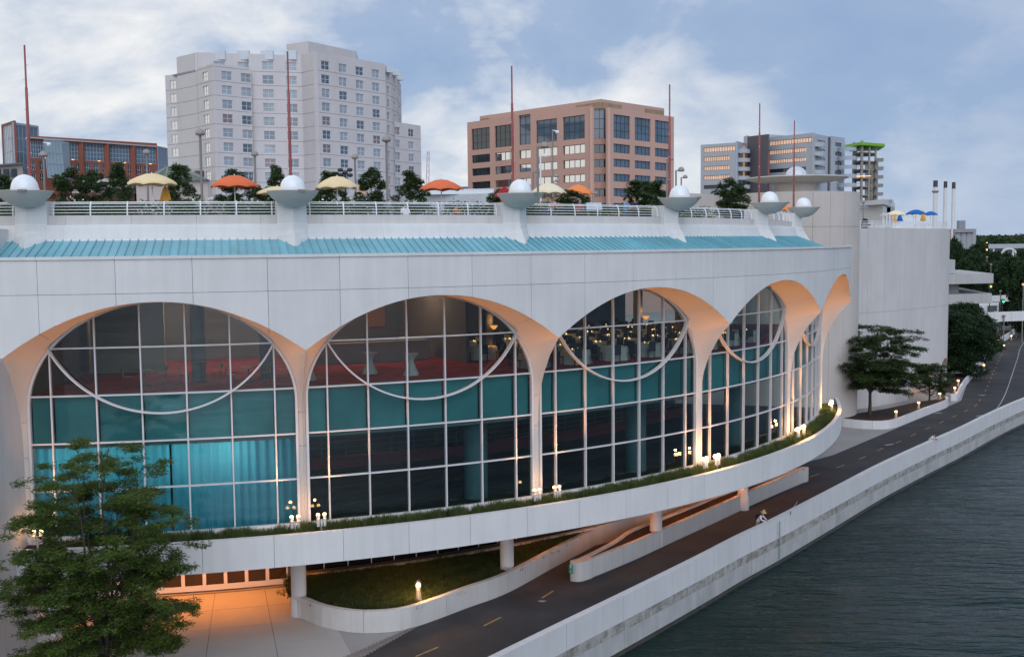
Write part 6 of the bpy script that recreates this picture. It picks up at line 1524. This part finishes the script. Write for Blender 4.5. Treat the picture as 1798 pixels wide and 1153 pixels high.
# ------------------------------------------------------------------ people
skin = mat('skin', (.42, .24, .17), .6); hair_d = mat('dark_hair', (.02, .015, .012), .7)
def person(loc, rz, J, shirt, trousers, hair, label, sleeves='short', hat=None, sc=1.0, skirt=False):
    """J: joint dict in local metres; body grown as one skinned surface"""
    names = list(J); idx = {n: i for i, n in enumerate(names)}
    E_ = [('pelvis', 'waist'), ('waist', 'chest'), ('chest', 'neck'), ('neck', 'head'), ('head', 'crown')]
    for s in ('l', 'r'): E_ += [('pelvis', 'hip_'+s), ('hip_'+s, 'knee_'+s), ('knee_'+s, 'ankle_'+s), ('ankle_'+s, 'toe_'+s), ('chest', 'sho_'+s), ('sho_'+s, 'elb_'+s), ('elb_'+s, 'wri_'+s), ('wri_'+s, 'hand_'+s)]
    RAD = dict(pelvis=(.155, .12), waist=(.145, .11), chest=(.17, .125), neck=(.055, .055), head=(.085, .095), crown=(.072, .08), hip=(.095, .095), knee=(.062, .062), ankle=(.042, .042), toe=(.04, .03), sho=(.062, .062), elb=(.044, .044), wri=(.03, .03), hand=(.038, .02))
    me = bpy.data.meshes.new('person_skeleton'); me.from_pydata([J[n] for n in names], [(idx[a], idx[b]) for a, b in E_], [])
    o = bpy.data.objects.new('tmp', me); COL.objects.link(o); bpy.context.view_layer.objects.active = o
    sk = o.modifiers.new('s', 'SKIN'); sk.use_smooth_shade = True; ss = o.modifiers.new('u', 'SUBSURF'); ss.levels = 1; ss.render_levels = 1
    for n in names: me.skin_vertices[0].data[idx[n]].radius = RAD[n.split('_')[0]]; me.skin_vertices[0].data[idx[n]].use_root = (n == 'pelvis')
    dg = bpy.context.evaluated_depsgraph_get(); bm2 = bpy.data.meshes.new_from_object(o.evaluated_get(dg)); bpy.data.objects.remove(o)
    bm2.name = 'body'
    for m_ in (skin, shirt, trousers, hair_d): bm2.materials.append(m_)
    segs = [(Vector(J[a]), Vector(J[b]), a, b) for a, b in E_]
    for p in bm2.polygons:
        c = p.center; best = None
        for a, b, na, nb in segs:
            ab = b-a; t = max(0, min(1, (c-a).dot(ab)/max(1e-9, ab.length_squared))); d = (c-(a+ab*t)).length
            if best is None or d < best[0]: best = (d, na, nb, t)
        _, na, nb, t = best; k = nb.split('_')[0]; mi = 0
        if k in ('waist', 'chest', 'sho'): mi = 1
        elif k in ('hip', 'knee', 'ankle', ): mi = 2
        elif k == 'toe': mi = 3
        elif k == 'elb': mi = 1 if (t < .65 or sleeves == 'long') else 0
        elif k == 'wri': mi = 1 if sleeves == 'long' and t < .9 else 0
        elif k == 'neck': mi = 1 if t < .55 else 0
        p.material_index = mi; p.use_smooth = True
    t = empty('person', loc, rz, label, 'person'); t.scale = (sc,)*3
    ob('body', bm2, skin, t)
    hd = Vector(J['head']); cw_ = Vector(J['crown']); ax = (cw_-hd).normalized(); front = Vector((0, -1, 0))-ax*Vector((0, -1, 0)).dot(ax); front.normalize(); side = ax.cross(front)
    cen = hd+ax*.03
    hm_ = MB(); Vh = []; n = 14
    for i in range(8):
        th = i/7*1.75
        for k in range(n):
            a = 2*math.pi*k/n; f = math.cos(a)
            lim = th*(.62 if f > .35 else 1.0); Vh.append(cen+ax*.112*math.cos(lim)*1.05+(front*math.cos(a)*.108+side*math.sin(a)*.092)*math.sin(min(lim, 1.57))*1.04-front*.008)
    ob('hair', hm_.add(Vh, [(i*n+k, i*n+(k+1) % n, (i+1)*n+(k+1) % n, (i+1)*n+k) for i in range(7) for k in range(n)], 0, True), hair, t)
    fm = MB()
    for s in (-1, 1): fm.lathe([(.001, -.01), (.011, 0), (.001, .01)], cen+front*.098+side*s*.034+ax*.0, 8)
    ob('eyes', fm, hair_d, t, kind='stuff')
    nm = MB(); b_ = cen+front*.098; nm.add([b_+ax*.01+side*.008, b_+ax*.01-side*.008, b_-ax*.035+side*.018, b_-ax*.035-side*.018, b_-ax*.03+front*.026], [(0, 1, 4), (0, 4, 2), (1, 3, 4), (2, 4, 3)])
    ob('nose', nm, skin, t)
    mo = MB().box(cen+front*.096-ax*.06, (.05, .01, .012)); ob('mouth', mo, mat('lips', (.32, .12, .10), .6), t)
    for s in (-1, 1): ob('ear', MB().lathe([(.001, -.03), (.018, -.01), (.018, .015), (.001, .032)], cen+side*s*.095-front*.005, 8), skin, t)
    for s in ('l', 'r'):
        w_, h_ = Vector(J['wri_'+s]), Vector(J['hand_'+s]); d = (h_-w_).normalized(); sd = d.cross(Vector((0, 0, 1)))
        sd = sd.normalized() if sd.length > .1 else Vector((1, 0, 0)); dn = Vector((0, 0, -1))
        f_ = MB()
        for k, (o_, ln) in enumerate(((-.03, .062), (-.01, .075), (.01, .07), (.029, .055))):
            a = h_+sd*o_; f_.tube([a, a+d*ln*.55, a+d*ln*.8+dn*ln*.45], [.010, .009, .007], 6)
        sgn = 1 if s == 'l' else -1
        f_.tube([w_.lerp(h_, .55)+sd*.03*sgn, w_.lerp(h_, .95)+sd*.055*sgn, h_+d*.03+sd*.05*sgn+dn*.015], [.013, .011, .008], 6)
        ob('fingers', f_, skin, t, kind='stuff')
    if hat:
        hm2 = MB(); Vh = []; n = 20
        for r, z in ((.001, .20), (.075, .195), (.095, .12), (.10, .075), (.20, .05), (.205, .035), (.10, .055)):
            Vh += [cen+ax*z+(front*math.cos(2*math.pi*k/n)+side*math.sin(2*math.pi*k/n))*r for k in range(n)]
        ob('hat', hm2.add(Vh, [(i*n+k, i*n+(k+1) % n, (i+1)*n+(k+1) % n, (i+1)*n+k) for i in range(6) for k in range(n)], 0, True), hat, t)
    return t
def stand(lean=0.0, arms='down', turn=0.0, look=0.0):
    hz = .95; l = lean
    J = dict(pelvis=(0, .10*l, hz), waist=(0, -.02*l, hz+.17), chest=(0, -.22*l, hz+.40-.05*l), neck=(0, -.33*l, hz+.57-.10*l), head=(.0+look, -.40*l-.02, hz+.70-.13*l), crown=(look*1.3, -.43*l-.02, hz+.79-.14*l))
    cz, cy_ = hz+.47-.08*l, -.26*l
    for s, q in (('l', 1), ('r', -1)):
        J['hip_'+s] = (.09*q, .10*l, hz-.06); J['knee_'+s] = (.10*q, .06*l-.02, .50); J['ankle_'+s] = (.10*q, .02, .08); J['toe_'+s] = (.115*q, -.13, .04)
        J['sho_'+s] = (.185*q, cy_, cz)
        if arms == 'rail': J['elb_'+s] = (.25*q, cy_-.16, 1.16); J['wri_'+s] = (.10*q, cy_-.36, 1.13); J['hand_'+s] = (.03*q, cy_-.42, 1.12)
        elif arms == 'hold': J['elb_'+s] = (.24*q, cy_-.06, cz-.27); J['wri_'+s] = (.12*q, cy_-.27, cz-.25); J['hand_'+s] = (.07*q, cy_-.34, cz-.23)
        else: J['elb_'+s] = (.24*q, cy_+.02, cz-.28); J['wri_'+s] = (.25*q, cy_-.05, cz-.52); J['hand_'+s] = (.25*q, cy_-.08, cz-.6)
    return J
def sit():
    J = dict(pelvis=(0, .05, .50), waist=(0, .07, .66), chest=(0, .07, .90), neck=(0, .05, 1.07), head=(0, .02, 1.20), crown=(0, .01, 1.29))
    for s, q in (('l', 1), ('r', -1)):
        J['hip_'+s] = (.09*q, 0, .47); J['knee_'+s] = (.11*q, -.42, .50); J['ankle_'+s] = (.11*q, -.46, .08); J['toe_'+s] = (.12*q, -.60, .04)
        J['sho_'+s] = (.185*q, .07, .97); J['elb_'+s] = (.24*q, -.02, .70); J['wri_'+s] = (.15*q, -.24, .64); J['hand_'+s] = (.12*q, -.31, .63)
    return J
cloths = {k: mat('cloth_'+k, c, .9, .1, 5) for k, c in dict(white=(.72, .70, .72), blue=(.16, .30, .50), navy=(.025, .035, .07), green=(.12, .17, .11), pink=(.55, .36, .34), red=(.32, .02, .03), jeans=(.05, .08, .15), khaki=(.30, .25, .18), dark=(.03, .03, .035), orange=(.62, .26, .07), tan=(.36, .28, .2)).items()}
brown_hair = mat('brown_hair', (.13, .06, .03), .7); grey_hair = mat('grey_hair', (.35, .33, .31), .7); straw = mat('straw', (.48, .34, .17), .8, .15, 12)
def rail_pos(x): 
    # foot point just behind the roof railing at picture column x
    for r in (49.1,):
        best = min((abs((lambda p: CX+FPX*((p-Vector((0, 0, H))).dot(RC)/(p-Vector((0, 0, H))).dot(F_)))(pol(r, j, 20.4))-x), j) for j in np.linspace(-1, 16, 900))
        return pol(r, best[1], DECK), JA(best[1])
p, a = rail_pos(1098); person(p, a+.15, stand(.22, 'rail', look=.05), cloths['blue'], cloths['jeans'], hair_d, 'person in a light blue shirt leaning on the roof railing')
p, a = rail_pos(1112.5); person(p, a-.1, stand(.2, 'rail', look=-.05), cloths['navy'], cloths['dark'], brown_hair, 'person in a navy shirt leaning on the roof railing')
p, a = rail_pos(957.5); person(p, a+.2, stand(.4, 'rail', look=.04), cloths['green'], cloths['jeans'], hair_d, 'person in a grey-green shirt bending over the roof railing')
p, a = rail_pos(968); person(p, a-.3, stand(.35, 'rail'), cloths['pink'], cloths['jeans'], brown_hair, 'person with long brown hair leaning close to a companion at the railing', sc=.94)
p = at(1018, 352, 60); person((p.x, p.y, DECK), .3, stand(.1, 'hold'), cloths['red'], cloths['dark'], grey_hair, 'person in dark red standing behind the information board', sc=.86)
def seat(p, rz, label):
    t = empty('terrace_chair', p, rz, label, 'chair', 'metal terrace chairs')
    ob('seat', MB().box((0, .02, .43), (.42, .42, .04)), white_metal, t); ob('backrest', MB().tube([(-.2, .22, .43), (-.2, .27, .8), (0, .28, .88), (.2, .27, .8), (.2, .22, .43)], .018, 6), white_metal, t)
    for sx in (-.18, .18):
        for sy in (-.16, .2): ob('leg', MB().beam((sx, sy, .42), (sx*1.1, sy*1.1, 0), .025), white_metal, t)
for x, Y, sh, tr, hr, lab, lab2 in ((251, 53.6, 'white', 'dark', hair_d, 'person in a white shirt sitting with the back to the left railing', 'chair under the person in the white shirt at the left'), (712, 55.5, 'white', 'khaki', brown_hair, 'person in a white top sitting behind the middle railing', 'chair under the seated person in white behind the middle railing'),
                             (803, 57, 'orange', 'khaki', brown_hair, 'person in orange sitting behind the middle railing', 'chair under the seated person in orange'), (388, 55, 'pink', 'jeans', brown_hair, 'person in pale pink sitting low under the red-orange umbrella', 'chair under the person in pale pink')):
    p = at(x, 365, Y); person((p.x, p.y, DECK), math.pi if x < 300 else .4, sit(), cloths[sh], cloths[tr], hr, lab); seat((p.x, p.y, DECK), math.pi if x < 300 else .4, lab2)
# anglers at the sea wall
sw_ang = math.atan2(66.1-62.2, 16.5-13.4)
p = ground(1352, 915, 1.1); q = Vector((p.x-.62, p.y+.42, 0.006))
person(q, sw_ang, stand(.75, 'rail'), cloths['white'], cloths['tan'], hair_d, 'person in white shirt and straw hat leaning over the sea wall with a rod', 'long', straw)
p2 = ground(1649, 772, 1.1); q2 = Vector((p2.x-.62, p2.y+.45, 0.006))
person(q2, math.atan2(8.5, 7.0), stand(.9, 'rail'), cloths['white'], cloths['jeans'], hair_d, 'person in a pale top leaning far over the sea wall down the path', 'short')
pk_ = MB(); ob('backpack', MB().add(*(lambda m_: (m_.v, m_.f))(MB().box((q.x-.15*math.sin(sw_ang)+.08, q.y+.15*math.cos(sw_ang)-.05, 1.28), (.24, .15, .32), sw_ang))), mat('black_bag', (.015, .015, .02), .8), label='small black backpack on the back of the straw-hatted angler', cat='backpack')
rod = empty('fishing_rod', (p.x, p.y, 1.1), 0, 'thin fishing rod propped on the sea wall right of the straw hat', 'fishing rod'); rt_ = at(1401, 879, 68); rb_ = at(1389, 897, 67.4)
ob('blank', MB().tube([rb_-Vector((p.x, p.y, 1.1)), rt_-Vector((p.x, p.y, 1.1))], [.016, .006], 6), mat('rod_white', (.6, .6, .6), .4), rod)
ob('grip', MB().tube([rb_-Vector((p.x, p.y, 1.1))-Vector((.05, 0, .25)), rb_-Vector((p.x, p.y, 1.1))], .022, 6), dark_metal, rod)
